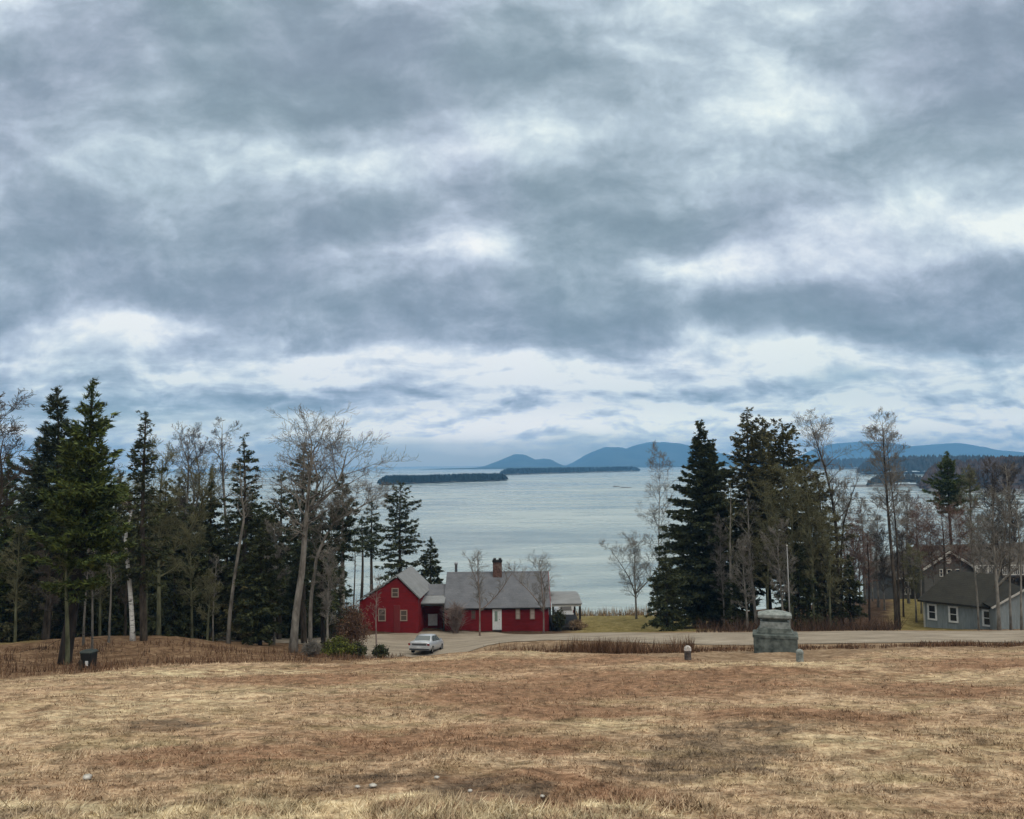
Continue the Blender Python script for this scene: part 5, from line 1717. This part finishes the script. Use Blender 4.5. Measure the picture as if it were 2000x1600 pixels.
put_bare('poplar_tree', 'tall upright bare poplar with black foot at the road', 1752, 793, 65, 50, .55, 'bark', 'twig_grey', GR, pts=[(1751, 1150), (1748, 1080), (1744, 980), (1741, 880), (1740, 796)], prim=30, lev=4, r0=.17, el=(.45, 1.05), shape='round')
put_bare('poplar_tree', 'second thinner bare poplar close right of the black footed one', 1757, 830, 66.4, 40, .50, 'bark', 'twig_grey', GR, prim=22, lev=4, r0=.10, el=(.6, 1.1), shape='round')
put_bare('bare_tree', 'dark slender trunk left of the poplar with reddish twigs', 1699, 1040, 65.5, 24, .45, 'bark_black', 'twig_red', GR, prim=14, lev=3, r0=.10)
for px, top, Y, rpx, lb in [(1668, 985, 80, 34, 'hazy reddish bare tree right of the forked tree'), (1690, 960, 83, 32, 'hazy grey bare tree behind the dark slender trunk'), (1716, 975, 80, 30, 'hazy bare tree close left of the poplar'), (1775, 950, 82, 30, 'hazy bare tree close right of the poplars')]:
    put_bare('bare_tree', lb, px, top, Y, rpx, .30, 'bark_grey', 'twig_red' if px == 1668 else 'twig_grey', GR, prim=20, lev=4, el=(.7, 1.2))
put_bare('bare_tree', 'wide reddish bare tree with level branches before the lakeside house roof', 1846, 952, 78, 74, .40, 'bark', 'twig_red', 'trees around the lakeside house', prim=26, lev=4, el=(.10, .62), shape='round')
put_bare('bare_tree', 'pale thin bare trunk before the middle window of the cottage', 1912, 1000, 62, 30, .45, 'bark_grey', 'twig_grey', 'trees around the lakeside house', prim=14, lev=3, r0=.07)
put_bare('bare_tree', 'stout pale bare tree at the right window of the cottage', 1952, 945, 60.5, 44, .40, 'bark_grey', 'twig_grey', 'trees around the lakeside house', prim=20, lev=4, r0=.13, fork=.35)
put_bare('bare_tree', 'straight pale bare trunk right of the stout one, before the gabled outbuilding', 1975, 900, 61, 30, .55, 'bark_grey', 'twig_grey', 'trees around the lakeside house', prim=16, lev=3, r0=.08)
put_bare('bare_tree', 'pale bare tree at the right edge of the picture', 1996, 960, 60, 34, .45, 'bark_grey', 'twig_grey', 'trees around the lakeside house', prim=16, lev=3, r0=.08)
put_bare('bare_tree', 'thin bare tree at the left end of the cottage', 1800, 985, 74, 34, .45, 'bark_grey', 'twig_red', 'trees around the lakeside house', prim=16, lev=4, r0=.07)
for px, top, Y, rpx, lb in [(1905, 905, 100, 34, 'brownish bare tree right of the dark pine top'), (1945, 893, 104, 44, 'dense dark twigged bare tree second from the right edge, beyond the house'), (1992, 898, 102, 44, 'dense dark twigged bare tree at the right edge beyond the house')]:
    put_bare('bare_tree', lb, px, top, Y, rpx, .35, 'bark', 'twig_dark' if px > 1910 else 'twig_moss', 'trees around the lakeside house', prim=26, lev=4, twig=.022)

for px, top, Y, rpx, bk, tw, lb in [(1500, 930, 66, 50, 'bark_moss', 'twig_moss', 'olive lichened bare tree left of the pole'), (1590, 900, 66, 50, 'bark_moss', 'twig_moss', 'olive lichened bare tree right of the pole'), (1622, 985, 65.5, 42, 'bark_moss', 'twig_moss', 'low olive bare tree under the tall forked tree'), (1460, 1040, 66, 34, 'bark_grey', 'twig_grey', 'low grey bare tree right of the widest spruce'), (1530, 1010, 65, 44, 'bark_grey', 'twig_grey', 'grey bare tree just behind the pole tip')]:
    put_bare('bare_tree', lb, px, top, Y, rpx, .25, bk, tw, GR, prim=24, lev=4, r0=.09)
for px, top, Y, rpx, tw, lb in [(1825, 1010, 76, 40, 'twig_red', 'reddish bare tree over the left end of the cottage roof'), (1880, 985, 74, 44, 'twig_red', 'reddish bare tree over the right half of the cottage roof'), (1925, 1010, 70, 38, 'twig_grey', 'grey bare tree between the two pale trunks at the cottage'), (1790, 1060, 70, 26, 'twig_moss', 'small bare tree at the lawn left of the cottage')]:
    put_bare('bare_tree', lb, px, top, Y, rpx, .35, 'bark_grey', tw, 'trees around the lakeside house', prim=22, lev=4, r0=.07)

for px, top, Y, rpx, tw, lb in [(1655, 930, 84, 40, 'twig_grey', 'grey hazy bare tree just right of the tall forked tree foot'), (1680, 1020, 76, 36, 'twig_red', 'low reddish bare tree above the small black spruce'), (1705, 1000, 88, 40, 'twig_grey', 'far grey bare tree left of the poplar pair'), (1728, 1030, 78, 34, 'twig_dark', 'low dark twigged bare tree at the poplar foot'), (1640, 1060, 74, 36, 'twig_red', 'low russet bare tree below the tall forked tree'), (1768, 1000, 90, 38, 'twig_grey', 'far grey bare tree right of the poplar pair'), (1795, 960, 96, 36, 'twig_red', 'far reddish bare tree over the left roof end of the lakeside house'), (1415, 1000, 72, 30, 'twig_grey', 'grey bare tree at the right foot of the widest spruce')]:
    put_bare('bare_tree', lb, px, top, Y, rpx, .22, 'bark_grey', tw, GR, prim=24, lev=4, r0=.07, el=(.6, 1.15), twig=.013)

for px, top, Y, rpx, tw, lb in [(1765, 1035, 72, 30, 'twig_dark', 'low dark bare tree before the left end of the lakeside house'), (1962, 1000, 71, 40, 'twig_dark', 'dark bare tree before the middle of the deck railing')]:
    put_bare('bare_tree', lb, px, top, Y, rpx, .25, 'bark', tw, 'trees around the lakeside house', prim=24, lev=4, r0=.07, el=(.5, 1.1), twig=.013)

# ---- shrubs


def shrub(name, label, px, py, Y, wpx, hpx, material, n, seed, leafy=True, leaf=.10, cat='shrub', twigs='twig_dark'):
    rs = np.random.RandomState(seed)
    X, zg = place(px, Y)
    k = Y / 1600
    w, h = wpx * k / 2, hpx * k
    t = thing(name, label, cat, (X, Y, zg))
    A, B = [], []
    ns = 60 if leafy else 190
    tips = []
    for i in range(ns):
        a = rs.rand() * 6.283
        e = rs.rand() ** .7
        tip = np.array([math.cos(a) * w * e, math.sin(a) * w * e, h * (1 - .45 * e ** 2) * (.65 + .4 * rs.rand())])
        b = np.array([math.cos(a) * w * .15, math.sin(a) * w * .15, -.1])
        mid = b + (tip - b) * .55 + rs.randn(3) * .06 * h + np.array([0, 0, .1 * h])
        A += [b, mid]
        B += [mid, tip]
        for j in range(3):
            q = mid + (tip - mid) * rs.rand()
            A.append(q)
            B.append(q + rs.randn(3) * .16 * h * (1, 1, .6) + np.array([0, 0, .12 * h]))
        tips.append(tip)
    A, B = np.array(A), np.array(B)
    st = MB().segs(A, B, np.full(len(A), .013), np.full(len(A), .007), 3)
    st.build('stems', M[twigs], t)
    if leafy:
        tips = np.array(tips)
        c = tips[rs.randint(0, ns, n)] * (.35 + .68 * rs.rand(n) ** .6)[:, None] + rs.randn(n, 3) * .07 * h
        c[:, 2] = np.maximum(c[:, 2], .03)
        d = rs.randn(n, 3)
        d /= np.linalg.norm(d, axis=1)[:, None]
        p = np.cross(d, rs.randn(n, 3))
        p /= np.linalg.norm(p, axis=1)[:, None]
        l = leaf * (.6 + .8 * rs.rand(n))[:, None]
        v = np.stack([c - p * l * .35, c + d * l * .5, c + p * l * .35, c - d * l * .5], 1).reshape(-1, 3)
        MB().add(v, np.arange(4 * n).reshape(n, 4)).build('foliage', M[material], t)
    return t


shrub('shrub', 'yellow green leafy bush at the field edge left of the car', 662, 1282, 45.5, 74, 40, 'bush_green', 5200, 301, leaf=.085)
shrub('juniper', 'small dark evergreen shrub nearest the left side of the car', 743, 1281, 49, 32, 26, 'spruce', 2600, 302, leaf=.10, cat='shrub')
shrub('juniper', 'small dark evergreen shrub right beside the yellow green bush', 700, 1281, 46, 34, 28, 'spruce', 2600, 307, leaf=.10, cat='shrub')
shrub('shrub', 'tall russet bare shrub hiding the left corner of the barn', 690, 1275, 55, 66, 88, 'brush', 5200, 303, leaf=.085, twigs='twig_red')
shrub('shrub', 'tall brown bare shrub against the joint of house and barn link', 890, 1232, 74.6, 42, 56, 'twig_pink', 0, 304, False, twigs='twig_pink')
shrub('shrub', 'dark evergreen shrub under the left side of the open porch', 1092, 1229, 75.2, 26, 40, 'spruce', 2400, 305, leaf=.13)
shrub('shrub', 'low brown dead plants at the right foot of the open porch', 1128, 1229, 75, 44, 20, 'brush_tan', 1600, 306, leaf=.08, twigs='twig_red')
shrub('shrub', 'small leafless bush on the grey verge left of the yellow green bush', 610, 1280, 46, 46, 34, 'brush', 0, 308, False, twigs='twig_grey')
